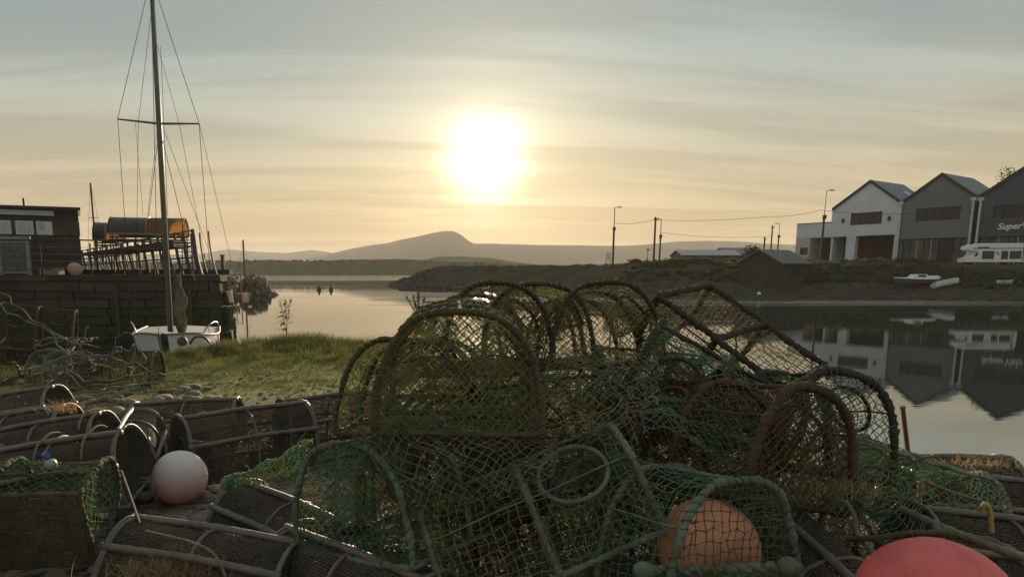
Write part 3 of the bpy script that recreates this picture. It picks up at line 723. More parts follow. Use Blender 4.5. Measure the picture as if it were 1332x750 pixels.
# ------------------------------------------------------------------ stone quay with its cabin, shelter and gangway
QY = 29.6
qc = P(290, 440, QY); QX1 = qc[0]; QZ = P(200, 361, QY)[2]
M_stone = mat('quay_stone', (.062, .052, .037), .95, (.05, .042, .03), 2.2, bump=.8, bscale=9, bdist=.06, rand=.22)
def tide(m):
    n, l = m.node_tree.nodes, m.node_tree.links; b = n['Principled BSDF']; src = b.inputs['Base Color'].links[0].from_socket
    geo = n.new('ShaderNodeNewGeometry'); sp = n.new('ShaderNodeSeparateXYZ'); l.new(geo.outputs['Position'], sp.inputs[0]); t = n.new('ShaderNodeTexNoise'); t.inputs['Scale'].default_value = 1.6; t.inputs['Detail'].default_value = 6; l.new(geo.outputs['Position'], t.inputs['Vector'])
    ad = n.new('ShaderNodeMath'); ad.operation = 'ADD'; l.new(sp.outputs[2], ad.inputs[0]); l.new(t.outputs[0], ad.inputs[1]); f = n.new('ShaderNodeMapRange'); f.inputs[1].default_value = 1.5; f.inputs[2].default_value = 1.9; l.new(ad.outputs[0], f.inputs[0])
    mx = n.new('ShaderNodeMix'); mx.data_type = 'RGBA'; mx.inputs['A'].default_value = (.040, .042, .018, 1); l.new(src, mx.inputs['B']); l.new(f.outputs[0], mx.inputs['Factor']); l.new(mx.outputs['Result'], b.inputs['Base Color'])
tide(M_stone)
qw = thing('quay_wall', 'dark stone quay wall with a level coping behind the moored boat', 'quay wall', (QX1, QY, 0)); qo = np.array(qw.location)
mb = MB(); mb.prism([(0, .2, -1.05), (-38, .2, -1.05), (-38, 16.2, -1.05), (-8.6, 16.2, -1.05)], (0, 0, QZ + .9)); mb.build('wall_core', M_stone, qw)
ro = random.Random(3)
z = -.15; row = 0; blocks = []
bm_cache = []
for k in range(6):
    mb = MB(); v = np.array([[x, y, zz_] for x in (-.5, .5) for y in (-.5, .5) for zz_ in (-.5, .5)], float)
    v += np.random.default_rng(k).uniform(-.035, .035, v.shape)
    mb.add(v, [(0, 1, 3, 2), (4, 6, 7, 5), (0, 4, 5, 1), (2, 3, 7, 6), (0, 2, 6, 4), (1, 5, 7, 3)]); o = mb.build('stone_block', M_stone, qw); bm_cache.append(o.data); bpy.data.objects.remove(o)
nb = 0
while z < QZ - .34:
    h = ro.uniform(.30, .42); x = .12 + ro.uniform(-.1, .18)
    while x > -11.5 and nb < 290:
        w_ = ro.uniform(.5, 1.15)
        o = put('stone_block', bm_cache[nb % 6], qw, (x - w_ / 2, -.02 + ro.uniform(-.05, .05), z + h / 2)); o.scale = (w_ - .035, .42, h - .03); nb += 1; x -= w_
    z += h
x = .1
for k in range(9):
    w_ = ro.uniform(1.1, 1.5); o = put('coping_stone', bm_cache[k % 6], qw, (x - w_ / 2, .3, QZ - .02)); o.scale = (w_ - .03, .95, .26); x -= w_
for k in range(16):                                          # rough broken end of the wall
    o = put('stone_block', bm_cache[k % 6], qw, (.14 - .34 * (k % 4) * .5 + ro.uniform(-.1, .08), .25 + (k % 4) * .5, .1 + (k // 4) * .55 + ro.uniform(-.08, .08))); o.scale = (.5, .5, .5); o.rotation_euler = (ro.uniform(-.2, .2), ro.uniform(-.2, .2), ro.uniform(-.3, .3))
for px_ in (152, 247):
    t_ = P(px_, 380, QY - .25); MB().box((t_[0] - QX1, -.28, 1.2), (.16, .14, 2.3)).build('timber_fender', M_dwood, qw)
deck_top = QZ + .12
# lower stretch of quay running on behind, then jetty, post and rocks
a_, c_ = P(225, 352, 62), P(296, 374, 62)
lq = thing('outer_quay', 'low dark outer quay arm beyond the end of the stone wall', 'quay', (c_[0], 62, 0))
MB().prism([(0, 0, -.4), (-30, 0, -.4), (-30, 7, -.4), (-3.8, 7, -.4)], (0, 0, 3.15)).build('arm', M_stone, lq)
for k in range(8): MB().box((-.6 - k * 1.5, -.1, 1.3), (.22, .2, 2.9)).build('pile', M_dwood, lq)
MB().box((-6, -.02, 2.83), (12.4, .5, .12)).build('kerb', M_stone, lq)
q = P(297.5, 352, 61.6); t = thing('mooring_post', 'dark timber post on the end of the outer quay arm', 'post', (q[0] - .5, 61.6, 2.75))
MB().box((0, 0, .75), (.26, .26, 1.5)).build('post', M_dwood, t); MB().box((0, 0, 1.55), (.36, .36, .1)).build('cap', M_dwood, t)
mrk = np.random.default_rng(9)
rk = thing('rock_mole', 'heap of dark rocks at the tip of the outer quay', 'rocks', tuple(P(320, 372, 84)))
ro_ = np.array(rk.location); rk.location = (ro_[0], ro_[1], 0)
mb0 = MB(); rock(mb0, np.zeros(3), 1, np.random.default_rng(2), .8); o = mb0.build('rock', mat('mole_rock', (.12, .095, .065), .95, (.20, .16, .11), 2, rand=.2), rk); rmesh = o.data; bpy.data.objects.remove(o)
for k in range(95):
    u = mrk.uniform(0, 1); x = -4.2 + u * 7.4; lim = 2.6 * (1 - max(0, (u - .62) / .38) ** 1.5)
    o = put('rock', rmesh, rk, (x + .4, mrk.uniform(-.7, 1.2), mrk.uniform(-.3, max(.1, lim - .35)))); s = mrk.uniform(.32, .65); o.scale = (s, s, s * .85); o.rotation_euler = tuple(mrk.uniform(0, 6.28, 3))
q = P(306, 352, 75); sc_ = thing('lobster_keep', 'red and rusty floating stage under a pale rail by the outer quay', 'floating stage', (q[0], 75, 0), (0, 0, 0))
MB().box((0, 0, .25), (2.0, 2.4, .5)).build('float', mat('rusty_paint', (.22, .08, .05), .9, (.12, .08, .05), 3), sc_)
for x in (-.9, -.3, .3, .9): MB().box((x, -1.1, 1.6), (.09, .09, 2.3)).build('post', mat('weedy_post', (.17, .15, .06), .9), sc_)
MB().box((0, -1.1, 2.72), (2.1, .09, .09)).build('rail', M_pipe, sc_)

# cabin
CB = Plane(P(0, 360, 32), (.88, .47), (-.47, .88)); CB.o[2] = 0
def cabin_at(px, py): return CB.at(px, py)
x0, x1 = cabin_at(-40, 300)[0], cabin_at(103.5, 300)[0]; zt0 = cabin_at(0, 270)[1]; zt1 = cabin_at(103, 273)[1]
cb = thing('harbour_cabin', 'dark timber clad cabin with three lit posters in its windows on the quay', 'cabin', tuple(CB.pt(x1, 0, deck_top))); co_ = np.array(cb.location)
def cpart(mb, nm_, m_, par=cb):
    for k in range(len(mb.v)): mb.v[k] = mb.v[k] - co_
    return mb.build(nm_, m_, par)
M_cab = mat('cabin_board', (.05, .043, .033), .8, (.075, .062, .045), 2, bump=.3, bscale=12, rand=.15)
mb = MB(); CB.box(mb, x0, x1 - .03, .06, 3.2, deck_top - .1, zt1 - .1); cpart(mb, 'wall', M_cab)
mb = MB(); mb.hexa([CB.pt(t, d, z) for t, d, z in ((x0, -.3, zt0 - .02), (x1 + .12, -.3, zt1 - .02), (x1 + .12, 3.5, zt1 + .2), (x0, 3.5, zt0 + .2), (x0, -.3, zt0 + .1), (x1 + .12, -.3, zt1 + .1), (x1 + .12, 3.5, zt1 + .32), (x0, 3.5, zt0 + .32))]); cpart(mb, 'roof', M_trim)
wz1, wz0 = cabin_at(0, 286)[1], cabin_at(0, 304)[1]
z = deck_top
while z < zt1 - .15:
    h = .17
    if z + h < wz0 or z > wz1:
        mb = MB(); CB.box(mb, x0, x1, .02 + rnd.uniform(-.012, .006), .058, z, z + h - .014); cpart(mb, 'plank', M_cab)
    z += h
for a, c in ((-40, -20), (14.5, 20), (43.5, 47), (68, 103.5)):
    ta, tb = cabin_at(a, 295)[0], cabin_at(c, 295)[0]
    mb = MB(); CB.box(mb, ta, tb, -.02, .057, wz0 - .02, wz1 + .02); cpart(mb, 'window_post', M_cab)
for a, c in ((-20, 14.5), (20, 43.5), (47, 68)):
    ta, tb = cabin_at(a, 295)[0], cabin_at(c, 295)[0]
    mb = MB(); CB.box(mb, ta, tb, .03, .059, wz0, wz1); w_ = cpart(mb, 'window', mat('cabin_glass', (.17, .18, .16), .35, (.10, .11, .095), 2, emit=((.5, .52, .45), .10)))
for a, c, y0, y1 in ((0, 13, 290, 303), (23, 41, 289, 303), (50, 58, 288, 298)):
    ta, z_1 = cabin_at(a, y0); tb, z_0 = cabin_at(c, y1); mb = MB(); CB.box(mb, ta, tb, .012, .028, z_0, z_1); cpart(mb, 'poster', mat('poster_paper', (.50, .52, .50), .8, (.34, .38, .38), 5))
ta, tb = cabin_at(-30, 277)[0], cabin_at(70, 277)[0]; zA, zB = cabin_at(40, 273.5)[1], cabin_at(40, 280)[1]
mb = MB(); CB.box(mb, ta, tb, -.10, -.03, zB, zA); cpart(mb, 'sign_strip', mat('sign_strip', (.42, .47, .55), .5, (.36, .40, .48), 2))
for k in range(14):                                           # faint chalked lettering on the end boards, not legible in the photograph
    px_ = 82 + (k % 2) * 5 + rnd.uniform(-1, 1); py_ = 284 + k * 3.2; ta, zA = cabin_at(px_, py_)
    mb = MB(); CB.box(mb, ta, ta + rnd.uniform(.12, .3), -.012, -.004, zA, zA + .035); cpart(mb, 'chalk_mark', mat('chalk', (.13, .12, .10), .9))
ta, zA = cabin_at(28, 255); mb = MB(); mb.tube([CB.pt(ta, 1, zt1), CB.pt(ta, 1, zA)], .05, 8); cpart(mb, 'flue', M_trim)
ta, zA = cabin_at(101, 277); mb = MB(); mb.box(CB.pt(ta, -.15, zA), (.14, .2, .3)); cpart(mb, 'lantern', M_trim)
ta, tb = cabin_at(60, 346)[0], cabin_at(100, 346)[0]; zA = cabin_at(80, 346)[1]
bn = thing('bench', 'dark plank bench against the quay cabin', 'bench', tuple(CB.pt((ta + tb) / 2, -.45, deck_top))); w_ = (tb - ta) / 2; hB = zA - deck_top
MB().box((0, 0, hB), (2 * w_, .4, .08)).build('seat', M_cab, bn)
for s in (-1, 1): MB().box((s * (w_ - .15), 0, hB / 2 - .02), (.1, .36, hB - .05)).build('leg', M_cab, bn)
q = P(98, 354, 31.0); rb_ = thing('round_fender', 'faded orange pink round fender with a pale rim at the cabin corner', 'fender', (q[0], 31.0, deck_top + .26), (R(70), 0, R(35)))
MB().sphere((0, 0, 0), .27, 20, 12, (1, 1, .6)).build('ball', mat('faded_orange', (.48, .22, .15), .6, (.5, .34, .26), 6), rb_, True); a = np.linspace(0, 2 * math.pi, 28, endpoint=False); MB().tube(np.c_[np.cos(a) * .27, np.sin(a) * .27, 0 * a], .03, 8, True).build('rim', M_sheet, rb_, True)
q = P(68, 356, 31.8); bx = thing('fish_box', 'pale fish box under the bench by the cabin', 'box', (q[0], 31.8, deck_top))
mb = MB()
for s in (-1, 1): mb.box((s * .42, 0, .16), (.04, .5, .32)); mb.box((0, s * .25, .16), (.8, .04, .32))
mb.box((0, 0, .03), (.8, .46, .04)); mb.build('box_shell', mat('fishbox_plastic', (.30, .22, .16), .6), bx); MB().box((0, -.275, .26), (.3, .012, .06)).build('handle', M_trim, bx)
# gate panel left
q0, q1 = P(3, 358, 29.9), P(35, 313, 29.9); gt = thing('railing_gate', 'grey steel barred gate panel at the left edge of the quay', 'gate', (q0[0], 29.9, deck_top)); wG = q1[0] - q0[0]; hG = q1[2] - deck_top
for s in (0, wG): MB().box((s, 0, hG / 2), (.12, .12, hG)).build('post', M_steel, gt)
for zz_ in (.1, hG - .05): MB().box((wG / 2, 0, zz_), (wG - .13, .07, .07)).build('rail', M_steel, gt)
for k in range(13): MB().box((wG * (k + 1) / 14, 0, hG / 2), (.022, .022, hG - .2)).build('bar', M_steel, gt)
MB().box((wG * .4, -.05, hG + .12), (wG * 1.5, .1, .12)).build('head_beam', M_steel, gt)
# quay railing
rl = thing('quay_railing', 'long steel railing with thin wires along the quay edge', 'railing', (0, 30.3, deck_top)); rz = [P(px_, py_, 30.3)[2] - deck_top for px_, py_ in ((0, 309), (250, 316))]
ra, rb2 = P(-60, 310, 30.3)[0], P(252, 316, 30.3)[0]
MB().tube([(ra, 0, rz[0] + .04), (rb2, 0, rz[1])], .035, 6).build('top_rail', M_dwood, rl)
for k in range(1, 5): MB().tube([(ra, 0, rz[0] * k / 5), (rb2, 0, rz[1] * k / 5)], .009, 4).build('wire', M_steel, rl)
for px_ in (-30, 5, 53, 118, 160, 181, 200, 218, 250): x = P(px_, 340, 30.3)[0]; MB().box((x, .04, rz[1] / 2), (.05, .05, rz[1])).build('post', M_dwood, rl)
# arched shelter: two barrel vaults of brown tinted sheet
M_vault = mat('brown_tinted_sheet', (.11, .085, .06), .4, (.14, .10, .07), 1.2, trans=.65, tcol=(.58, .39, .17), spec=.5)  # brighter copy for the end bay, amber sun glow put into its colour
M_vault_shaded = mat('shaded_sheet', (.085, .07, .052), .45, (.065, .052, .04), 1.2, trans=.22, tcol=(.45, .27, .10), spec=.5)  # same sheet, darker and less translucent: shade put into its colour
def vault(label, px0, px1, ytop, yeave, Y, depth, rot=0):
    a_, c_ = P(px0, yeave, Y), P(px1, yeave, Y); h = P(px0, ytop, Y)[2] - a_[2]; W_ = c_[0] - a_[0]
    t = thing('barrel_shelter', label, 'shelter', (a_[0], Y, deck_top), (0, 0, rot), 'barrel roofed shelters on the quay'); zb = a_[2] - deck_top
    th = np.linspace(0, math.pi, 17); prof = np.c_[0 * th, depth / 2 - np.cos(th) * depth / 2, zb + np.sin(th) ** .8 * h]
    n_ = max(2, int(round(W_ / 2.2)))
    for k in range(n_):
        xa, xb = W_ * k / n_ + .03, W_ * (k + 1) / n_ - .03; gg = np.stack([prof + [xa, 0, 0], prof + [xb, 0, 0]]); gi = gg * [1, .98, 1] + [0, depth * .01, -.03]
        if k == n_ - 1 and n_ > 2: gg, gi = gg[:, 8:], gi[:, 8:]  # end bay left open in front to show the glowing back half
        mb = MB(); mb.grid(gg); mb.grid(gi, True); mb.build('roof_sheet', M_vault if k == n_ - 1 else M_vault_shaded, t)
    for k in range(n_ + 1): MB().tube(prof + [W_ * k / n_, 0, .02], .035, 6).build('rib', M_steel if k in (1,) else M_dwood, t)
    MB().tube([(0, 0, zb), (W_, 0, zb)], .05, 6).build('eave_rail', M_steel, t); MB().tube([(0, depth, zb), (W_, depth, zb)], .05, 6).build('eave_rail', M_dwood, t)
    for z_ in (-.14, -.28): MB().box((W_ / 2, .05, zb + z_), (W_, .05, .09)).build('fascia_slat', M_dwood, t)
    for x in (.15, W_ * .35, W_ * .7, W_ - .1):
        for y in (.1, depth - .1): MB().box((x, y, zb / 2), (.055, .055, zb)).build('post', M_dwood, t)
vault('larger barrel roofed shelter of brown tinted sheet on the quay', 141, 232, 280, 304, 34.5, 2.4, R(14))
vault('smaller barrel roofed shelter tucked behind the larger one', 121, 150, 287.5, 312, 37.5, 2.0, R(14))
# gangway with curved ribs
gw = thing('curved_gangway', 'dark gangway cage of curved ribs leading off the quay', 'gangway', (0, 0, deck_top)); gwz = deck_top
M_gang = mat('gangway_steel', (.05, .05, .048), .6, (.085, .075, .06), 3)
A0 = P(108, 358, 40); A1 = P(262, 357, 31.5)
for k in range(17):
    s = k / 16; b_ = A0 + (A1 - A0) * s; hh = 1.3 + .75 * s
    if k == 16 or k % 1 == 0:
        tt = np.linspace(0, 1, 8); lean = .28
        ptsr = np.c_[b_[0] + lean * (1 - (1 - tt) ** 2) * -1.0 + .0, b_[1] + 0 * tt, tt * hh]
        MB().tube(ptsr, .055 if k < 16 else .09, 6).build('rib', M_gang, gw)
        ptsr2 = ptsr + [.15, 1.6, 0]; MB().tube(ptsr2, .04, 6).build('rib', M_gang, gw)
for f_ in (.38, .62, .97):
    MB().tube([A0 + [-.28, 0, (1.3) * f_ - A0[2]], A1 + [-.28, 0, 2.05 * f_ - A1[2]]], .035, 5).build('side_rail', M_gang, gw)
mb = MB(); d_ = (A1 - A0); mb.hexa([A0 + [0, 0, 1.05 - A0[2]], A1 + [-1.2, 0, 1.25 - A1[2]], A1 + [-1.2, 1.6, 1.25 - A1[2]], A0 + [0, 1.6, 1.05 - A0[2]], A0 + [0, 0, 1.2 - A0[2]], A1 + [-1.2, 0, 1.55 - A1[2]], A1 + [-1.2, 1.6, 1.55 - A1[2]], A0 + [0, 1.6, 1.2 - A0[2]]]); mb.build('walkway_beam', M_dwood, gw)
MB().box(((A0 + A1) / 2)[:2].tolist() + [.12], (A1[0] - A0[0], .6, .24)).build('sill_beam', M_dwood, gw)
for k in range(7): MB().tube([A1 + [-.3 - .25 * 0, 0, .25 + k * .26 - A1[2]], A1 + [-1.1, 0, .25 + k * .26 - A1[2]]], .018, 4).build('end_rail', M_gang, gw)
for px_, yt, Y, lab in ((127, 238, 60, 'bare yacht mast rising behind the barrel shelters'), (318, 312, 95, 'thin far mast beyond the rocks of the outer quay'), (266, 330, 70, 'short pole behind the gangway end')):
    q = P(px_, 352, Y); h = P(px_, yt, Y)[2]; t = thing('distant_mast', lab, 'mast', (q[0], Y, 0)); MB().tube([(0, 0, 0), (0, 0, h)], .07 * Y / 60, 6).build('mast', M_pole, t)
    MB().tube([(-.4, 0, h * .72), (.4, 0, h * .72)], .025, 5).build('spreader', M_pole, t)
    for s in (-1, 1): MB().tube([(s * .9, 0, 2.4), (s * .4, 0, h * .72), (0, 0, h)], .012, 4).build('stay', M_pole, t)
    mb = MB(); g_ = hull(mb, 6.0, 1.9, 1.0); o = mb.build('hull', M_bw, t, True); o.rotation_euler = (0, 0, R(80)); o.location = (0, 0, -.15)

# ------------------------------------------------------------------ sailing boat, bow on, beyond the grass bank
SB = P(222, 437, 19.4); bow = P(212, 436, 17.3)
bt = thing('sailing_boat', 'white sailing boat bow on behind the grass bank with bare mast and furled sail', 'sailing boat', (SB[0], SB[1], 0)); bo = np.array(bt.location)
dz_ = bow[2]; beam = 2.55
st = np.linspace(0, 1, 12); pr = np.linspace(0, 1, 8); gl, gr = np.zeros((12, 8, 3)), np.zeros((12, 8, 3))
for i, s in enumerate(st):
    w_ = beam / 2 * math.sin(min(1, s * 1.5 + .02) * math.pi / 2) ** .7 * (1 - .2 * max(0, s - .6)); top = dz_ - .24 * sst(0, .55, s)
    for j, a in enumerate(pr):
        z = top + (-.35 - top) * a; yb = bow[1] + s * 5.6 + .45 * a * (1 - s)
        wx = w_ * (1 - a ** 2.2 * .75); gl[i, j] = (bow[0] - wx - bo[0] - 1.75 * s, yb - bo[1], z); gr[i, j] = (bow[0] + wx - bo[0] - 1.65 * s, yb - bo[1], z)
mb = MB(); mb.grid(gl); mb.grid(gr, True); mb.build('hull', mat('boat_topsides', (.44, .46, .49), .45, (.36, .38, .41), 1.5), bt, True)
mb = MB(); mb.grid(np.stack([gl[:, 0], (gl[:, 0] + gr[:, 0]) / 2 + [0, 0, .06], gr[:, 0]], 1)); mb.build('deck', mat('grey_deck', (.34, .34, .33), .8, (.28, .28, .27), 3), bt)
for gg in (gl, gr):
    MB().tube(gg[:, 0] + [0, -.01, .02], .035, 6).build('rubbing_strake', mat('oak_strake', (.16, .12, .08), .7), bt)
    MB().tube(gg[6, :5] + [0, -.03, 0], .03, 5).build('hull_seam', M_trim, bt)
MB().tube(gl[0] + [0.02, -.03, 0], .045, 6).build('stem', mat('oak_strake', (.16, .12, .08), .7), bt)
mt_ = P(197, 0, 19.4) - bo; H_ = 10.6; M_mast = mat('mast_alloy', (.12, .105, .085), .5, (.16, .14, .11), 2, metal=.2)
lean = (P(197, 0, 19.4) - P(221, 437, 19.4)); lean = lean / lean[2]
mb_ = np.array([0, 0, dz_ - .25]); top = mb_ + lean * (H_ - mb_[2]); MB().tube([mb_, mb_ + (top - mb_) * .6, top], [.078, .074, .056], 10).build('mast', M_mast, bt, True)
MB().tube([mb_ + [.10, -.05, 0], top + [.07, -.05, 0]], .012, 5).build('sail_track', M_pipe, bt)
sl_, sr_ = P(153, 155, 19.4) - bo, P(259, 161, 19.4) - bo; cp = P(207, 161, 19.4) - bo
for e_ in (sl_, sr_): MB().tube([cp, e_], [.035, .022], 6).build('spreader', M_mast, bt)
dl, dr = gl[5, 0], gr[5, 0]
def stay(pts, r_=.008): MB().tube([np.array(x, float) for x in pts], r_, 4).build('stay', M_trim, bt)
stay([dl, sl_, top]); stay([dr, sr_, top]); stay([gl[4, 0], cp - [0, 0, .1]]); stay([gr[4, 0], cp - [0, 0, .1]])
stay([gl[7, 0], (sl_ + cp) / 2, top - [0, 0, .6]], .006); stay([gr[7, 0], cp + (sr_ - cp) * .5, top - [0, 0, 1.5]], .006); stay([P(301, 340, 22) - bo, sr_ + [0, 0, .02], ], .006)
stay([gl[0, 0], top]); stay([P(186, 280, 19.4) - bo, P(176, 160, 19.4) - bo], .005); stay([P(192, 280, 19.4) - bo, P(205, 165, 19.4) - bo], .005); stay([P(218, 280, 20) - bo, P(209, 60, 19.4) - bo], .006); stay([P(270, 322, 20) - bo, P(212, 165, 19.4) - bo], .006)
rgp = np.random.default_rng(4); mb = MB()
for k in range(6):                                            # sail bundled against the mast foot
    s = np.linspace(0, 1, 14); cen = np.c_[.15 + .16 * rgp.uniform(-.4, 1) + .05 * np.sin(s * 7 + k), .2 + .12 * rgp.uniform(-1, 1) + 0 * s, dz_ - .1 + s * rgp.uniform(1.1, 1.75)]
    mb.tube(cen + wob(cen, k, .05, 5), np.clip(.14 * np.sin(np.pi * (s * .85 + .12)), .02, 1), 8)
mb.build('furled_sail', mat('tan_sailcloth', (.21, .165, .11), .9, (.12, .095, .065), 5, bump=.6, bscale=20, trans=.2), bt, True)
for s, gg in ((-1, gl), (1, gr)):
    p0, p1 = gg[3, 0], gg[7, 0]; s_ = np.linspace(0, 1, 12)[:, None]; MB().tube(p0 + (p1 - p0) * s_ + [0, 0, 1] * np.sin(s_ * math.pi) ** .6 * .34 + np.array([s * .12, 0, 0]) * np.sin(s_ * math.pi), .022, 6).build('guard_rail', M_steel, bt)
q = P(237, 444, 17.15) - bo; MB().sphere(q, .13, 14, 9).build('fender_ball', mat('dark_fender', (.07, .055, .04), .6), bt, True); MB().tube([q, q + [.05, .3, .6]], .015, 5).build('lanyard', M_rope_pale, bt)
a = np.linspace(.3, 2.9, 12); MB().tube(np.c_[q[0] + .45 + np.cos(a) * .25, q[1] + 0 * a, q[2] - .12 + np.sin(a) * .25], .035, 6).build('bow_hoop', M_black, bt)

# ------------------------------------------------------------------ lobster creels
def arc_table(W, H, n=200, e=.72):
    t = np.linspace(0, math.pi, n); y = -W / 2 * np.sign(np.cos(t)) * np.abs(np.cos(t)) ** e; z = H * np.sin(t) ** .85
    s = np.r_[0, np.cumsum(np.hypot(np.diff(y), np.diff(z)))]; return y, z, s
def arc(W, H, a):
    y, z, s = arc_table(W, H); q = np.asarray(a) * s[-1]; return np.interp(q, s, y), np.interp(q, s, z), s[-1]
def netting(mb, S, lu, lv, pitch, r, diamond, keep=None, snap=None, knots=True, seed=0):
    """strands over a patch S(u, v), u, v in 0..1"""
    nu, nv = max(2, int(lu / pitch)), max(2, int(lv / pitch))
    if diamond: nu += nu % 2; nv += nv % 2
    u, v = np.meshgrid(np.linspace(0, 1, nu + 1), np.linspace(0, 1, nv + 1), indexing='ij')
    Pn = S(u, v); Pn = Pn + np.random.default_rng(seed).normal(0, pitch * .11, Pn.shape)
    ok = np.ones(u.shape, bool) if keep is None else keep(u, v, Pn)
    E = []
    ii, jj = np.meshgrid(np.arange(nu + 1), np.arange(nv + 1), indexing='ij')
    if diamond:
        a = (ii + jj) % 2 == 0
        for dj in (1, -1):
            s_ = a & (ii < nu) & (jj + dj >= 0) & (jj + dj <= nv); E.append((ii[s_], jj[s_], ii[s_] + 1, jj[s_] + dj))
    else:
        s_ = ii < nu; E.append((ii[s_], jj[s_], ii[s_] + 1, jj[s_])); s_ = jj < nv; E.append((ii[s_], jj[s_], ii[s_], jj[s_] + 1))
    for a0, b0, a1, b1 in E:
        A, B = Pn[a0, b0].copy(), Pn[a1, b1].copy(); ka, kb = ok[a0, b0], ok[a1, b1]
        if snap is not None:
            B = np.where((ka & ~kb)[:, None], snap(B, A), B); A = np.where((kb & ~ka)[:, None], snap(A, B), A); k = ka | kb
        else: k = ka & kb
        k = k & (np.random.default_rng(seed + 99).uniform(0, 1, k.shape) > .012); rv = r * np.random.default_rng(seed + 98).uniform(.75, 1.35, (k.sum(), 1, 1)) if len(k) < 60000 and r > .002 else r; mb.segs(A[k], B[k], rv)
    if knots:
        kk = ok & (((ii + jj) % 2 == 0) if diamond else True); c = Pn[kk]; d = np.array([r * 1.3, r * .9, r * 1.1]); mb.segs(c - d, c + d, r * 1.7, 3)
def creel_meshes(L, W, H, pitch, r, diamond, seed, ropeR, sag=.035, eye=True):
    out = {}
    def lace(pts, rr):
        d = np.r_[0, np.cumsum(np.linalg.norm(np.diff(pts, axis=0), axis=1))]; q = np.arange(0, d[-1], .0085); p = np.stack([np.interp(q, d, pts[:, k]) for k in range(3)], 1) + wob(np.stack([np.interp(q, d, pts[:, k]) for k in range(3)], 1), seed + 7, .006, 9)
        T = np.gradient(p, axis=0); T /= np.linalg.norm(T, axis=1)[:, None]; X = np.tile([1., 0, 0], (len(p), 1)); N_ = np.cross(T, X); a_ = q * 2 * math.pi / .038; w_ = rr * (1.12 + .25 * (np.sin(q * 23 + seed) > .7))
        return MB().tube(p + w_[..., None] * (np.cos(a_)[:, None] * X + np.sin(a_)[:, None] * N_) if np.ndim(w_) else p, .0032, 4)
    def rope(pts, rr, closed=False, step=.011):
        pts = np.asarray(pts, float); d = np.r_[0, np.cumsum(np.linalg.norm(np.diff(pts, axis=0), axis=1))]; n_ = max(4, int(d[-1] / step)); q = np.linspace(0, d[-1], n_)
        p = np.c_[[np.interp(q, d, pts[:, k]) for k in range(3)]].T; p = p + wob(p, seed + 7, .006, 9)
        rad = rr * (1 + .12 * np.sin(q * 37 + seed) + .10 * np.sin(q * 91))
        return MB().tube(p, rad, 9, closed, (.042, .13, 2))
    a = np.linspace(0, 1, 60); y, z, sl = arc(W, H, a); hoop = np.c_[0 * a, y, z]
    out['hoop'] = rope(hoop, ropeR); out['lacing'] = lace(hoop, ropeR); out['base_bar'] = rope([(-L / 2, 0, 0), (L / 2, 0, 0)], ropeR * .95); out['end_bar'] = rope([(0, -W / 2, 0), (0, W / 2, 0)], ropeR * .95)
    out['ridge_bar'] = rope([(-L / 2, 0, H), (L / 2, 0, H)], ropeR * .62); out['side_bar'] = rope([(-L / 2, 0, 0), (L / 2, 0, 0)], ropeR * .28, step=.02)
    holes = list(eye) if isinstance(eye, tuple) else [(.27, .28), (.73, .72)] if eye else []; hr = .16 if isinstance(eye, tuple) else .135
    def S(u, v):
        yy, zz_, _ = arc(W, H, v); x = (u - .5) * L; p = np.stack([x, yy, zz_], -1)
        s = 1 - sag * (1 - np.abs(np.cos(2 * math.pi * u))) * 2; p = p * np.stack([np.ones_like(s), s, s], -1); p = p + wob(p, seed, .011, 8); return p
    def keep(u, v, p):
        k = np.ones(u.shape, bool)
        for hu, hv in holes: k &= np.hypot((u - hu) * L, (v - hv) * sl) > hr
        return k
    mb = MB(); netting(mb, S, L, sl, pitch, r, diamond, keep, None, True, seed); out['netting'] = mb
    for e_, nm_ in ((-1, 'end_netting'), (1, 'end_netting_b')):
        def SE(u, v, e_=e_):
            p = np.stack([np.full_like(u, e_ * L / 2), (u - .5) * W * 1.02, v * H * 1.02], -1); p = p + wob(p, seed + 3 + e_, .012, 7); p[..., 0] += -e_ * .04 * np.sin(u * math.pi) * np.sin(v * math.pi); return p
        def inside(u, v, p): zt = np.interp((u - .5) * W * 1.02, y, z); return v * H * 1.02 <= zt + 1e-6
        def snap(Bp, Ap): zt = np.interp(Bp[:, 1], y, z); q = Bp.copy(); q[:, 2] = np.minimum(q[:, 2], zt); q[:, 1] = np.clip(q[:, 1], -W / 2, W / 2); return q
        mb = MB(); netting(mb, SE, W, H, pitch, r, diamond, inside, snap, True, seed + 1); out[nm_] = mb
    mb = MB(); netting(mb, lambda u, v: np.stack([(u - .5) * L, (v - .5) * W, .02 * np.sin(u * 9 + seed) * np.sin(v * 7)], -1), L, W, pitch * 1.15, r, False, None, None, False, seed + 2); out['base_netting'] = mb
    for k, (hu, hv) in enumerate(holes):
        b_ = S(np.array([[hu]]), np.array([[hv]]))[0, 0]; s1 = S(np.array([[hu]]), np.array([[hv + .03]]))[0, 0] - b_; s1 /= np.linalg.norm(s1); ex = np.array([1., 0, 0]); nn = np.cross(ex, s1); nn *= -np.sign(nn @ (b_ - [0, 0, H * .3]))
        fun, ring = MB(), MB()
        def SF(u, v): 
            th = u * 2 * math.pi; rr = hr * (1.02 - .42 * v); return b_ + rr[..., None] * (np.cos(th)[..., None] * ex + np.sin(th)[..., None] * s1) + (v * .20)[..., None] * nn
        netting(fun, SF, hr * 2 * math.pi * .9, .22, pitch * .8, r, False, None, None, False, seed + 5)
        th = np.linspace(0, 2 * math.pi, 40, endpoint=False); ring.tube(b_ + hr * (np.cos(th)[:, None] * ex + np.sin(th)[:, None] * s1), .011, 7, True)
        out['entrance_funnel' + '_b' * k] = fun; out['entrance_ring' + '_b' * k] = ring
    return out
CACHE = {}
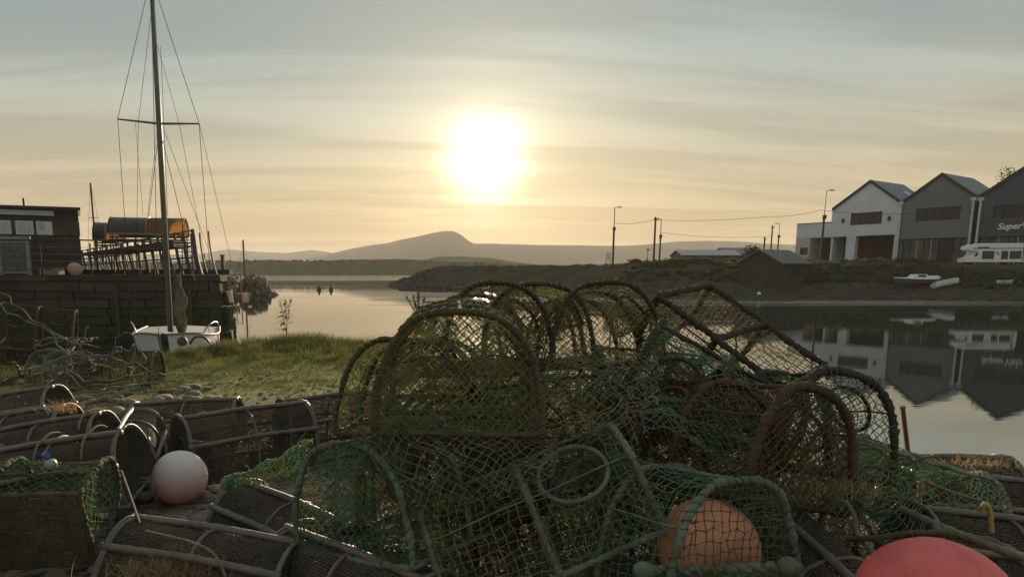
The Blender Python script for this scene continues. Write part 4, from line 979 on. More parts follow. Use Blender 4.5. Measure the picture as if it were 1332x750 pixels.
STY = {  # pitch, strand radius, diamond, rope radius, netting material, rope material
    'olive': (.030, .0024, True, .0165, M_net_olive, M_rope_brown), 'green': (.028, .0023, True, .016, M_net_green, M_rope_brown), 'teal': (.040, .0022, False, .0165, M_net_green, M_rope_teal),
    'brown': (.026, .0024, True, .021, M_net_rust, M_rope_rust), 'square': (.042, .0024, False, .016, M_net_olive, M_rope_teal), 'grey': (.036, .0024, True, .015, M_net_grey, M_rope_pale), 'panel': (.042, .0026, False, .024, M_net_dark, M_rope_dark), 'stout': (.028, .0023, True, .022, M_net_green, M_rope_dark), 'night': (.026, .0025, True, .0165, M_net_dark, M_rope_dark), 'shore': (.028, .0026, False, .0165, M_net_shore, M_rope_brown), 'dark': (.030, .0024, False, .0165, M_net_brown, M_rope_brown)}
SD = (.9, .76, .55)
def creel(label, loc, rot, style='olive', dims=SD, sag=.035, seed=0, scale=1., group='lobster creels in the heap', eye=True, rope=None, open_end=False):
    key = (dims, style, sag, seed, eye); L, W, H = dims; pitch, r, dia, rr, mn, mr_ = STY[style]
    t = thing('lobster_creel', label, 'lobster pot', loc, tuple(R(a) for a in rot), group); t.scale = (scale,) * 3
    if key not in CACHE:
        ms = creel_meshes(L, W, H, pitch, r, dia, 10 + seed * 17 + len(style), rr, sag, eye); d = {}
        for k, mbb in ms.items():
            o = mbb.build(k, mn if 'netting' in k or 'funnel' in k or k == 'lacing' else mr_, None, not ('netting' in k or 'funnel' in k)); d[k] = o.data; bpy.data.objects.remove(o)
        CACHE[key] = d
    d = CACHE[key]
    def pc(nm_, k, loc=(0, 0, 0), rot=(0, 0, 0)):
        o = put(nm_, d[k], t, loc); o.rotation_euler = rot
        if rope and k in ('hoop', 'base_bar', 'end_bar', 'ridge_bar', 'side_bar'):
            o.material_slots[0].link = 'OBJECT'; o.material_slots[0].material = rope
        return o
    for x in (-L / 2, 0, L / 2): pc('hoop', 'hoop', (x, 0, 0)); pc('lacing', 'lacing', (x, 0, 0)); x == L / 2 and open_end or pc('end_bar', 'end_bar', (x, 0, 0))
    for s in (-1, 1): pc('base_bar', 'base_bar', (0, s * W / 2, 0))
    yq, zq, _ = arc(W, H, np.array([.25, .75])); 
    for q in range(2): pc('side_bar', 'side_bar', (0, yq[q], zq[q]))
    pc('ridge_bar', 'ridge_bar'); pc('netting', 'netting'); pc('end_netting', 'end_netting'); pc('end_netting', 'end_netting_b'); pc('base_netting', 'base_netting')
    if eye:
        for sx in ('', '_b'): pc('entrance_funnel', 'entrance_funnel' + sx); pc('entrance_ring', 'entrance_ring' + sx)
    return t
# the heap, front pieces first
creel('big creel with a round hooped end facing the camera, left of the heap top', (0.02, 3.47, 2.17), (-.6, 0, -90), 'olive', SD, seed=1, rope=M_rope_brown)
creel('creel leaning behind the left shoulder of the big round ended one', (-.22, 4.15, 1.93), (-2, -6, -101), 'olive', SD, seed=0)
creel('green netted creel with an upright arched end at the left foot of the heap', (-.22, 3.42, 1.52), (8, -3, -126), 'green', SD, seed=1, rope=M_rope_teal)
creel('square meshed creel tipped up to the right at the bottom centre with an open eye', (.50, 3.16, 1.50), (-14, -24, 1), 'square', (1.0, .76, .5), seed=2, sag=.05, eye=((.74, .30), (.27, .72)))
creel('blue green roped creel with the orange buoy inside its hooped end', (.96, 2.96, 1.46), (-6, -8, -66), 'teal', (.9, .70, .55), seed=3, eye=False)
creel('rust roped creel whose tall hoop stands right of the orange buoy', (1.38, 3.38, 1.78), (-15, -6, -62), 'brown', SD, seed=1, open_end=True)
creel('brown roped creel with the arched end highest on the right of the heap', (1.93, 3.92, 1.75), (-11, -10, -74), 'stout', SD, seed=2)
creel('creel tipped on edge with its square netted base against the sky lit water', (1.985, 4.653, 2.49), (-174.9, 32.6, -43.7), 'panel', (1.0, .76, .5), seed=4, sag=.02, eye=False)
creel('dark creel slanting down to the right below the tipped one', (1.38, 4.0, 1.90), (12, 28, -20), 'stout', SD, seed=0)
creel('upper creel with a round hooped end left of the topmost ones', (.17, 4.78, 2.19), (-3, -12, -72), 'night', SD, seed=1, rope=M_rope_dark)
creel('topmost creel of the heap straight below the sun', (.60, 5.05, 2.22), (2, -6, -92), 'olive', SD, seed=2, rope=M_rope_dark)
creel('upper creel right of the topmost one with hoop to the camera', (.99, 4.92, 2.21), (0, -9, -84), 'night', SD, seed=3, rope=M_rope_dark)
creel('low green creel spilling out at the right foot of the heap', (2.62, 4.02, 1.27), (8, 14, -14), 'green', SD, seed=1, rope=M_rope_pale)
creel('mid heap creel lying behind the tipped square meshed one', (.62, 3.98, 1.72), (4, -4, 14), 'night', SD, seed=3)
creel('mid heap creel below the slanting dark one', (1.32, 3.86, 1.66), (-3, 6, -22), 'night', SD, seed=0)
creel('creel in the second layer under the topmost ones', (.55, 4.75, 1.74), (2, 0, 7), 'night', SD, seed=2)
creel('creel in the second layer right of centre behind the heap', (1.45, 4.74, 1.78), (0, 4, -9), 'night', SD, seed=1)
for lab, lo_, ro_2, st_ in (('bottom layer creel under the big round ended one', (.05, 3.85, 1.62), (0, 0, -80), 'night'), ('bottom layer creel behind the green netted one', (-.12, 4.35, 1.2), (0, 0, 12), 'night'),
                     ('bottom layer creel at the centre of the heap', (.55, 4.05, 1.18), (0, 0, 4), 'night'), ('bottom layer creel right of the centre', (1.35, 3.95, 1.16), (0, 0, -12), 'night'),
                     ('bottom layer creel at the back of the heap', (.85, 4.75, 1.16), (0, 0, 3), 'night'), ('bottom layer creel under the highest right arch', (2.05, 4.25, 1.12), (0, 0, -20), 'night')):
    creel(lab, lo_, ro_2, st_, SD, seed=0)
# the two at the left edge and the roped ones further up the shore
q = P(108, 692, 3.4); c1 = creel('green creel lying with its dark base toward the camera by the left edge', (q[0] - .46, 3.35, q[2] + .02), (-70, 2, 8), 'green', (.95, .48, .5), seed=3, rope=M_rope_brown, group='creels by the left edge', eye=False)
mb = MB(); netting(mb, lambda u, v: np.stack([(u - .5) * .93, (v - .5) * .46, 0 * u - .012], -1), .93, .46, .016, .006, False, None, None, False, 4); mb.build('base_mat', M_tmesh, c1)
creel('rust roped creel cut by the left picture edge', (-2.88, 3.12, 1.30), (12, 0, 16), 'brown', SD, seed=0, group='creels by the left edge', scale=1.0)
creel('high roped creel draped with line at the far left of the shore', (-6.55, 10.6, 1.75), (5, 8, 24), 'shore', SD, seed=0, scale=1.1, group='roped creels up the shore')
creel('creel sitting under the high one at the far left', (-6.6, 10.7, 1.2), (0, 0, 10), 'shore', SD, seed=2, scale=1.1, group='roped creels up the shore')
creel('pale netted small creel among blue rope on the left shore', (-5.75, 9.9, 1.25), (5, 0, -30), 'grey', SD, seed=0, scale=.9, group='roped creels up the shore')
creel('dark rounded creel laced with line nearest the white boat', (-5.05, 10.1, 1.2), (0, 0, 8), 'shore', (1.1, .8, .5), seed=1, group='roped creels up the shore')

# ------------------------------------------------------------------ black tube traps
def trap_meshes(L, W, H):
    out = {}; y, z, s = arc_table(W, H, 200, .8)
    a = np.linspace(0, 1, 34); ya, za, sl = arc(W, H, a)
    out['hoop'] = MB().tube(np.c_[0 * a, ya, za], .0115, 8)
    out['end_bar'] = MB().tube([(0, -W / 2, 0), (0, W / 2, 0)], .013, 8)
    s_ = np.linspace(-L / 2 - .03, L / 2 + .03, 26); rad = .0195 + .0035 * (np.abs((np.arange(26) % 9) - 4) < 1)
    out['tube'] = MB().tube(np.c_[s_, .004 * np.sin(s_ * 5), .006 * np.cos(s_ * 6.)], rad, 9)
    def S(u, v):
        yy, zz_, _ = arc(W, H, v); p = np.stack([(u - .5) * L, yy, zz_], -1); return p * [1, .985, .985] + wob(p, 5, .004, 9)
    mb = MB(); netting(mb, S, L, sl, .0155, .0031, False, None, None, False); out['mesh_panel'] = mb
    mb = MB(); netting(mb, lambda u, v: np.stack([(u - .5) * L, (v - .5) * W, 0 * u + .004], -1), L, W, .026, .0055, False, None, None, False); out['base_mesh'] = mb
    def SE(u, v): return np.stack([0 * u, (u - .5) * W, v * H], -1)
    def ins(u, v, p): return v * H <= np.interp((u - .5) * W, ya, za) + 1e-6
    def snap(Bp, Ap): q = Bp.copy(); q[:, 2] = np.minimum(q[:, 2], np.interp(Bp[:, 1], ya, za)); return q
    mb = MB(); netting(mb, SE, W, H, .0155, .0045, False, ins, snap, False); out['end_mesh'] = mb
    th = np.linspace(0, 2 * math.pi, 28, endpoint=False); out['entrance_ring'] = MB().tube(np.c_[0 * th, np.cos(th) * W * .2, H * .42 + np.sin(th) * W * .2], .010, 7, True)
    g = np.stack([np.c_[0 * th, np.cos(th) * W * .2, H * .42 + np.sin(th) * W * .2], np.c_[0 * th + .2, np.cos(th) * W * .11, H * .42 + np.sin(th) * W * .11]]); g = np.concatenate([g, g[:, :1]], 1)
    out['entrance_cone'] = MB().grid(g)
    return out
TD = {}
def trap(label, loc, rot, dims=(.95, .52, .44), group='black tube traps', straps=()):
    t = thing('tube_trap', label, 'fish trap', loc, tuple(R(a) for a in rot), group); L, W, H = dims
    if dims not in TD:
        TD[dims] = {}
        for k, mbb in trap_meshes(*dims).items():
            o = mbb.build(k, M_tube if k in ('hoop', 'tube', 'end_bar') else M_tmesh if 'mesh' in k else M_black, None, k in ('hoop', 'tube', 'end_bar', 'entrance_ring')); TD[dims][k] = o.data; bpy.data.objects.remove(o)
    d = TD[dims]
    for x in (-L / 2, 0, L / 2): put('hoop', d['hoop'], t, (x, 0, 0)); put('end_bar', d['end_bar'], t, (x, 0, 0))
    for x in (-L / 2 - .012, L / 2 + .012): put('hoop', d['hoop'], t, (x, 0, .012))
    ya, za, _ = arc(W, H, np.array([.0, .2, .5, .8, 1.]))
    ya2, za2, _ = arc(W, H, np.array([.0, .25, .47, .60, .8, 1.]))
    for q in (0, 1, 2, 4, 5): put('tube', d['tube'], t, (0, ya2[q] * 1.03, za2[q] + .013))
    put('mesh_panel', d['mesh_panel'], t); put('base_mesh', d['base_mesh'], t)
    for s in (-1, 1): put('end_mesh', d['end_mesh'], t, (s * L / 2, 0, 0))
    o = put('entrance_cone', d['entrance_cone'], t, (-L / 2, 0, 0)); put('entrance_ring', d['entrance_ring'], t, (-L / 2, 0, 0))
    for x in straps:
        a = np.linspace(.30, .66, 10); yy, zz_, _ = arc(W, H, a); MB().tube(np.c_[0 * a + x, yy * 1.06, zz_ * 1.06 + .012], .008, 6).build('tie_rope', M_rope_pale, t)
    return t
trap('long black tube trap nearest the camera with straw inside at the bottom left', (-1.31, 3.27, 1.13), (-22, 3, -14))
trap('black tube trap half under green netting right of the pink buoy', (-1.0, 3.78, 1.12), (-12, 4, -38))
trap('black tube trap at the bottom edge with its double hooped end facing left', (-.46, 3.15, 1.12), (4, 0, -40))
trap('black tube trap with its round end standing behind the pink buoy', (-1.80, 5.68, 1.22), (4, 0, 38), (1.05, .62, .52))
trap('black tube trap further back nearest the grass, in line behind the round ended one', (-1.1, 6.32, 1.22), (0, 0, 32), (1.05, .62, .52))
trap('low dark tube trap behind the round ended one on the stones', (-2.6, 6.5, 1.2), (0, -2, 5))
trap('lowest black tube trap of the left stack with two pale ties', (-2.66, 4.60, 1.33), (14, -9, -2), straps=(-.05, .28))
trap('second black tube trap of the left stack with a pale tie at its end', (-3.12, 5.12, 1.30), (0, -10, -3), straps=(.42,))
trap('third black tube trap of the left stack under yellow straw', (-3.68, 5.62, 1.26), (0, -10, -3))
trap('pale meshed tube trap highest in the left stack', (-4.12, 6.22, 1.32), (0, -10, -3))
trap('black tube trap with its dark round end toward the camera between stack and buoy', (-2.72, 5.55, 1.22), (0, 0, -72))
trap('black tube trap nearest the water at the right', (4.12, 5.45, .94), (0, 2, 4), group='black tube traps at the right')
trap('black tube trap with rounded end up in the middle of the right row', (3.45, 4.85, 1.12), (8, 6, -62), group='black tube traps at the right')
trap('black tube trap with two long bars in front at the right', (3.42, 4.30, 1.12), (0, 6, 4), group='black tube traps at the right')
trap('black tube trap cut by the right picture edge with a pale loop on it', (2.98, 3.56, 1.12), (0, 8, 0), group='black tube traps at the right')
trap('black tube trap below the rust roped creel with its end to the camera', (1.74, 2.98, 1.20), (6, 14, -80), group='black tube traps at the right')
trap('black tube trap carrying the red buoy', (2.0, 2.45, 1.06), (0, 2, -10), group='black tube traps at the right')

# ------------------------------------------------------------------ buoys
def buoy(label, c, r_, m, rot):
    t = thing('buoy', label, 'buoy', tuple(c), tuple(R(a) for a in rot))
    mb = MB(); g_th = np.linspace(0, math.pi, 25)[:, None]; ph = np.linspace(0, 2 * math.pi, 49)[None]
    rr = r_ * (1 + .10 * np.maximum(0, np.cos(g_th)) ** 14); q = np.stack(np.broadcast_arrays(rr * np.sin(g_th) * np.cos(ph), rr * np.sin(g_th) * np.sin(ph), rr * np.cos(g_th)), -1); mb.grid(q); mb.build('float', m, t, True)
    th = np.linspace(0, 2 * math.pi, 64, endpoint=False); MB().tube(np.c_[np.cos(th) * r_, 0 * th, np.sin(th) * r_] * np.array([1, 1, .999]), r_ * .009, 6, True).build('moulded_seam', m, t, True)
    MB().tube([(0, 0, r_ * 1.04), (0, 0, r_ * 1.2)], [r_ * .24, r_ * .2], 14).build('neck', mat('blue_neck', (.05, .10, .30), .5), t)
    th = np.linspace(0, 2 * math.pi, 20, endpoint=False); MB().tube(np.c_[np.cos(th) * r_ * .13, 0 * th, r_ * 1.3 + np.sin(th) * r_ * .13], r_ * .05, 8, True).build('eye', mat('blue_neck', (.05, .10, .30), .5), t)
def scuff(m):            # dark rubbed marks and specks of growth
    n, l = m.node_tree.nodes, m.node_tree.links; b = n['Principled BSDF']; src = b.inputs['Base Color'].links[0].from_socket
    co = n.new('ShaderNodeTexCoord'); mp = n.new('ShaderNodeMapping'); mp.inputs['Scale'].default_value = (5, 26, 9); mp.inputs['Rotation'].default_value = (.4, .3, .7); l.new(co.outputs['Object'], mp.inputs[0])
    t = n.new('ShaderNodeTexNoise'); t.inputs['Scale'].default_value = 1.6; t.inputs['Detail'].default_value = 8; t.inputs['Roughness'].default_value = .7; l.new(mp.outputs[0], t.inputs['Vector'])
    f = n.new('ShaderNodeMapRange'); f.inputs[1].default_value = .60; f.inputs[2].default_value = .72; f.inputs[4].default_value = .55; l.new(t.outputs[0], f.inputs[0])
    mx = n.new('ShaderNodeMix'); mx.data_type = 'RGBA'; mx.inputs['B'].default_value = (.16, .12, .085, 1); l.new(src, mx.inputs['A']); l.new(f.outputs[0], mx.inputs['Factor']); l.new(mx.outputs['Result'], b.inputs['Base Color'])
def buoymat(name, a, c2, sp=None):
    new = name not in MATS
    m = mat(name, a, .5, c2, 7, bump=.25, bscale=30, trans=.2, spec=.35, detail=9, lo=.46, hi=.66); new and scuff(m); return m
def pale_top(m, c):          # paler colour toward the top
    n, l = m.node_tree.nodes, m.node_tree.links
    b = n['Principled BSDF']; src = b.inputs['Base Color'].links[0].from_socket
    geo = n.new('ShaderNodeTexCoord'); sp = n.new('ShaderNodeSeparateXYZ'); l.new(geo.outputs['Object'], sp.inputs[0])
    f = n.new('ShaderNodeMapRange'); f.interpolation_type = 'SMOOTHSTEP'; f.inputs[1].default_value = -.20; f.inputs[2].default_value = .14; l.new(sp.outputs[1], f.inputs[0])
    mx = n.new('ShaderNodeMix'); mx.data_type = 'RGBA'; mx.inputs['B'].default_value = (*c, 1); l.new(src, mx.inputs['A']); l.new(f.outputs[0], mx.inputs['Factor']); l.new(mx.outputs['Result'], b.inputs['Base Color'])
Mp = buoymat('pale_pink', (.86, .48, .42), (.74, .38, .31)); pale_top(Mp, (.90, .80, .76))
buoy('pale pink round buoy sitting on the stones at the left', (-2.04, 4.86, 1.385), .2, Mp, (96, 8, 175))
buoy('faded orange round buoy seen through the net of the blue green roped creel', tuple(P(921, 712, 2.9)), .222, buoymat('faded_orange_buoy', (.80, .35, .21), (.58, .26, .15)), (150, 20, 0))
buoy('big red round buoy cut by the bottom edge at the right', (1.714, 2.25, 1.70), .262, buoymat('red_buoy', (.90, .19, .175), (.74, .15, .14)), (160, -15, 0))

# ------------------------------------------------------------------ loose netting thrown over the heap
def sheet_net(label, quad, m, pitch=.03, seed=0, amp=.05, r=.0021, bulge=.05):
    c = [P(*q) for q in quad]; o = sum(c) / 4
    t = thing('loose_netting', label, 'net', tuple(o), group='loose netting over the heap')
    def S(u, v):
        u = u[..., None]; v = v[..., None]; p = (c[0] * (1 - u) + c[1] * u) * (1 - v) + (c[3] * (1 - u) + c[2] * u) * v - o
        return p + wob(p, seed, amp, 4.5) + wob(p, seed + 9, amp * .35, 14) - np.array([0, 1, -.2]) * bulge * np.sin(u * math.pi) * np.sin(v * math.pi)
    lu = (np.linalg.norm(c[1] - c[0]) + np.linalg.norm(c[2] - c[3])) / 2; lv = (np.linalg.norm(c[3] - c[0]) + np.linalg.norm(c[2] - c[1])) / 2
    mb = MB(); netting(mb, S, lu * 1.15, lv * 1.15, pitch, r, True, None, None, True, seed); mb.build('netting', m, t)
    e = np.linspace(0, 1, 30)
    for k, (u, v) in enumerate(((e, 0 * e), (e, 0 * e + 1), (0 * e, e), (0 * e + 1, e))):
        if k in (seed % 4, (seed + 1) % 4): continue
        MB().tube(S(u, v), .006, 6, twist=(.03, .2, 2)).build('edge_rope', M_rope_brown, t)
    return t
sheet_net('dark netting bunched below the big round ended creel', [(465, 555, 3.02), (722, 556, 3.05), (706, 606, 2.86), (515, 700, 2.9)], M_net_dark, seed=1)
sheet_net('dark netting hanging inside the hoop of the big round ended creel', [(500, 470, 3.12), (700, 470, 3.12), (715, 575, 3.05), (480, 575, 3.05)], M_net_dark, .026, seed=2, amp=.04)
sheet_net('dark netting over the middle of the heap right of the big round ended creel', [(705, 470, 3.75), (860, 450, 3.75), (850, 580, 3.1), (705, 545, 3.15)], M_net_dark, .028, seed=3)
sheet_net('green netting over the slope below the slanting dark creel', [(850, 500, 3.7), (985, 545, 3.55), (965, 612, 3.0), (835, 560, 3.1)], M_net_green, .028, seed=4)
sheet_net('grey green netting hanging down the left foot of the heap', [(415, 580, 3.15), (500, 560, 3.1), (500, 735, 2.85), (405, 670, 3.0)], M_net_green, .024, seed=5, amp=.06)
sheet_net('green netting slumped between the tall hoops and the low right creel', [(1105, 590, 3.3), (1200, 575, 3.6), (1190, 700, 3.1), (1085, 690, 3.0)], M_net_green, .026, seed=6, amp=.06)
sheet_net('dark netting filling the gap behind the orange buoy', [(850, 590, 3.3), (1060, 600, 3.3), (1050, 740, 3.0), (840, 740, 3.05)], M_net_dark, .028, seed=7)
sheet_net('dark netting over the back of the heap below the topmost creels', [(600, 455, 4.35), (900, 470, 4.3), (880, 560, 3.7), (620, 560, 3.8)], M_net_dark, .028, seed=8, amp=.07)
# rolled net arm at the left
a0, a1, a2 = P(296, 628, 3.9), P(345, 614, 3.85), P(402, 588, 3.5); t = thing('rolled_net', 'green net gathered into a knotted arm reaching left toward the pink buoy', 'net', tuple(a1), group='loose netting over the heap')
def SR(u, v):
    uu = u[..., None]; c = np.where(uu < .5, a0 + (a1 - a0) * uu * 2, a1 + (a2 - a1) * (uu - .5) * 2) - a1
    r_ = (.035 + .05 * u + .012 * np.sin(u * 17))[..., None]; th = (v * 2 * math.pi)[..., None]
    return c + r_ * (np.cos(th) * np.array([.2, -.4, .9]) + np.sin(th) * np.array([.1, .9, .4])) + wob(c, 3, .01, 12)
mb = MB(); netting(mb, SR, .75, .42, .024, .003, True, None, None, True, 1); mb.build('netting', M_net_green, t)
MB().tube([np.array(SR(np.array([[q]]), np.array([[.25]]))[0, 0]) for q in np.linspace(0, 1, 20)], .009, 7, twist=(.04, .25, 2)).build('head_rope', M_rope_teal, t)
mb = MB(); mb.sphere(a0 - a1, .045, 12, 8); mb.build('knot', M_rope_teal, t)
# knotted teal bar along the bottom edge below the orange buoy
q0, q1 = P(838, 742, 2.5), P(1026, 736, 2.45); t = thing('knotted_bar', 'bar wound with thick green knotted rope along the bottom edge under the orange buoy', 'rope', tuple(q0), group='loose netting over the heap')
for k, dz in enumerate((.0, .035, .07)):
    s_ = np.linspace(0, 1, 60)[:, None]; p = (q1 - q0) * s_ + np.array([0, .03 * k, -dz]) + np.array([0, 0, .008]) * np.sin(s_ * 60 + k); MB().tube(p, .015, 8, twist=(.03, .3, 2)).build('strand', M_rope_teal, t)
for q in (0., 1.): MB().sphere((q1 - q0) * q, .045, 12, 8, (1, 1, .8)).build('knot', M_rope_teal, t)

# dried weed flakes on the heap's strands, also standing for glints, beyond counting
wr = np.random.default_rng(77); mb = MB(); pool = []
for t in [o for o in COL.objects if o.name.startswith(('lobster_creel', 'loose_netting')) and o.location[0] > -1 and o.location[1] < 6]:
    M_ = np.array(Matrix.LocRotScale(t.location, t.rotation_euler, t.scale))
    for ch in t.children:
        if 'netting' in ch.name and 'base' not in ch.name:
            nv = len(ch.data.vertices); co = np.zeros(nv * 3, np.float32); ch.data.vertices.foreach_get('co', co); co = co.reshape(-1, 3)[wr.integers(0, nv, 60)]; pool.append(co @ M_[:3, :3].T + M_[:3, 3])
c = np.concatenate(pool); N = len(c)
a = wr.normal(size=(N, 3)); a /= np.linalg.norm(a, axis=1)[:, None]; b_ = np.cross(a, wr.normal(size=(N, 3))); b_ /= np.linalg.norm(b_, axis=1)[:, None]; sz = wr.uniform(.004, .013, (N, 1))
mb.add(np.stack([c - a * sz * 1.8, c + b_ * sz * .45, c + a * sz * 1.8, c - b_ * sz * .45], 1).reshape(-1, 3), np.arange(N * 4).reshape(-1, 4)); struct(mb.build('weed_glints', mat('weed_glints', (.34, .29, .18), .8, (.20, .17, .09), 20, trans=.5)), 'stuff')

# ------------------------------------------------------------------ ropes
def rope(label, pts, r_, m, group=None, pitch=None, smooth=6, ends=True):
    pts = np.array(pts, float); n_ = len(pts); tt = np.arange(n_); q = np.linspace(0, n_ - 1, max(30, n_ * 14))
    for _ in range(1):
        out = np.zeros((len(q), 3))
        for k in range(len(q)):                    # Catmull-Rom through the points
            i = min(int(q[k]), n_ - 2); f = q[k] - i; p = [pts[max(i - 1, 0)], pts[i], pts[i + 1], pts[min(i + 2, n_ - 1)]]
            out[k] = .5 * (2 * p[1] + (p[2] - p[0]) * f + (2 * p[0] - 5 * p[1] + 4 * p[2] - p[3]) * f ** 2 + (3 * p[1] - p[0] - 3 * p[2] + p[3]) * f ** 3)
    d = np.r_[0, np.cumsum(np.linalg.norm(np.diff(out, axis=0), axis=1))]; st_ = max(pitch / 5 if pitch else r_ * 3, .006); qq = np.linspace(0, d[-1], max(8, int(d[-1] / st_)))
    p = np.stack([np.interp(qq, d, out[:, k]) for k in range(3)], 1); o = pts[0].copy()
    ob = MB().tube(p - o, r_, 8, False, (pitch, .2, 3) if pitch else None).build('rope', m, None, True, tuple(o)); return tag(ob, label, 'rope', group)
rope('thick tan rope slanting down to the right above the red buoy', [P(1172, 661, 2.95), P(1212, 679, 2.8), P(1270, 703, 2.6), P(1340, 727, 2.4)], .017, M_rope_pale, pitch=.06)
rope('thick grey green laid rope beside the tan rope at the right edge', [P(1255, 699, 2.75), P(1290, 705, 2.65), P(1322, 722, 2.55), P(1350, 745, 2.45)], .020, M_rope_blue, pitch=.09)
rope('dark rope looping over the top of the red buoy', [P(1100, 700, 2.7), P(1140, 699, 2.6), P(1190, 692, 2.55), P(1245, 694, 2.55)], .011, M_rope_brown, pitch=.04)
rope('pale frayed rope hanging down beside the rust roped hoop', [P(1100, 650, 2.75), P(1112, 672, 2.7), P(1116, 694, 2.68), P(1135, 716, 2.6), P(1146, 742, 2.5)], .009, M_rope_pale, pitch=.035)
rope('pale loop of line hooked over the right hand trap', [P(1290, 692, 3.3), P(1287, 664, 3.3), P(1281, 655, 3.28), P(1276, 664, 3.3)], .012, mat('rope_yellow', (.55, .38, .16), .8, trans=.2), pitch=.04)
rope('teal line knotted round the tan rope', [P(1218, 684, 2.74), P(1222, 694, 2.7), P(1230, 690, 2.72), P(1238, 698, 2.7)], .016, M_rope_teal, pitch=.03)
rope('pale line along the rim of the low right creel', [P(1168, 606, 3.8), P(1195, 622, 3.75), P(1240, 640, 3.6), P(1290, 655, 3.5)], .008, M_rope_pale, pitch=.03)
rope('string hanging in a loop from the tipped creel', [P(955, 432, 4.2), P(958, 447, 4.2), P(955, 458, 4.2), P(944, 464, 4.2)], .006, M_rope_brown)
rope('thin stiff line leaning from the left stack to the nearest trap', [P(158, 612, 4.1), P(168, 640, 3.8), P(182, 680, 3.4)], .006, M_rope_pale)
rope('thin line arching over the nearest trap at the bottom left', [P(190, 690, 3.1), P(250, 705, 3.0), P(280, 722, 2.95), P(296, 760, 2.9)], .006, M_rope_pale)
rope('coil of pale line on the stones below the pink buoy', [P(188 + 11 * math.cos(k * .9), 640 + 15 * math.sin(k * .9) * .7, 4.55) + [0, 0, .004 * k] for k in range(16)], .007, M_rope_blue)
rope('loose curl of line in front of the pink buoy', [P(204, 675, 4.1), P(225, 667, 4.2), P(248, 672, 4.2), P(250, 680, 4.1), P(236, 684, 4.05)], .006, M_rope_pale)
shore_lines = [([(-10, 395), (22, 410), (60, 428), (82, 455), (95, 470)], 10.2), ([(0, 380), (30, 402), (70, 432), (100, 448), (130, 452)], 10.2), ([(62, 430), (80, 438), (100, 446), (88, 455), (70, 470), (40, 498)], 9.8),
    ([(78, 452), (100, 462), (140, 462), (168, 475), (172, 490)], 9.6), ([(84, 458), (120, 470), (150, 482), (176, 488), (200, 480)], 9.6), ([(20, 500), (50, 486), (80, 478), (110, 496), (150, 494), (185, 486)], 9.0),
    ([(0, 520), (40, 505), (90, 505), (140, 500), (190, 492), (215, 487)], 8.4), ([(30, 512), (80, 512), (130, 508), (180, 500), (230, 494)], 8.0), ([(60, 500), (72, 480), (88, 472), (70, 492), (50, 506), (90, 514), (140, 506)], 8.6),
    ([(80, 468), (105, 490), (125, 480), (138, 470), (100, 465), (85, 480), (110, 508)], 9.2), ([(140, 470), (150, 440), (162, 432), (176, 440), (172, 470), (178, 500)], 9.7), ([(100, 460), (112, 428), (114, 424)], 10.0), ([(150, 452), (168, 456), (176, 448), (190, 466), (176, 480)], 9.4)]
EXTRA = []
cols = ['long grey line sagging from the far left edge down over the roped creels', 'pale line running down beside the long grey one across the high roped creel', 'blue grey line hanging off the high creel into the pale netted one', 'tan line draped over the dark rounded creel toward the white boat', 'grey line lying across the top of the dark rounded creel', 'pale line looping along the foot of the roped creels', 'blue grey line lying on the turf from the left edge below the roped creels', 'tan line trailing straight over the stones under the roped creels', 'grey line bunched in tight bends in front of the pale netted creel', 'pale line coiled on the face of the dark rounded creel', 'blue grey line hooped over the end of the creel nearest the white boat', 'short tan line end sticking up between the roped creels', 'grey line knotted at the corner of the creel nearest the white boat']
def wiggle(pp, k):
    rg = np.random.default_rng(k + 60); out = []
    for (a, b_), (c, d) in zip(pp[:-1], pp[1:]):
        for f in (0, .33, .66): out.append((a + (c - a) * f + rg.normal(0, 2.2) * (f > 0), b_ + (d - b_) * f + rg.normal(0, 1.6) * (f > 0)))
    return out + [pp[-1]]
rgl = np.random.default_rng(314); ends_ = ['a pale kink', 'a tight bight', 'a frayed end', 'a long straight run', 'a double loop', 'a sagging bend', 'a hooked tail', 'two crossing turns']
for k in range(8):
    x0, y0 = rgl.uniform(-5, 90), rgl.uniform(445, 500); pp = [(x0, y0)]
    for q in range(5): x0 += rgl.uniform(8, 30); y0 = min(508, max(440, y0 + rgl.uniform(-14, 14))); pp.append((x0, y0))
    shore_lines.append((pp, 9.6 - k * .12)); EXTRA.append('thin line with %s among the roped creels on the left shore' % ends_[k])
cols += EXTRA
for k, (pp, Y) in enumerate(shore_lines):
    rope(cols[k], [P(a, b_, Y - .05 * i + rnd.uniform(-.15, .15)) for i, (a, b_) in enumerate(wiggle(pp, k))], rnd.choice([.006, .008, .011]), [M_rope_blue, M_rope_pale, M_rope_blue, M_rope_pale][k % 4], 'tangled lines round the roped creels on the left shore')

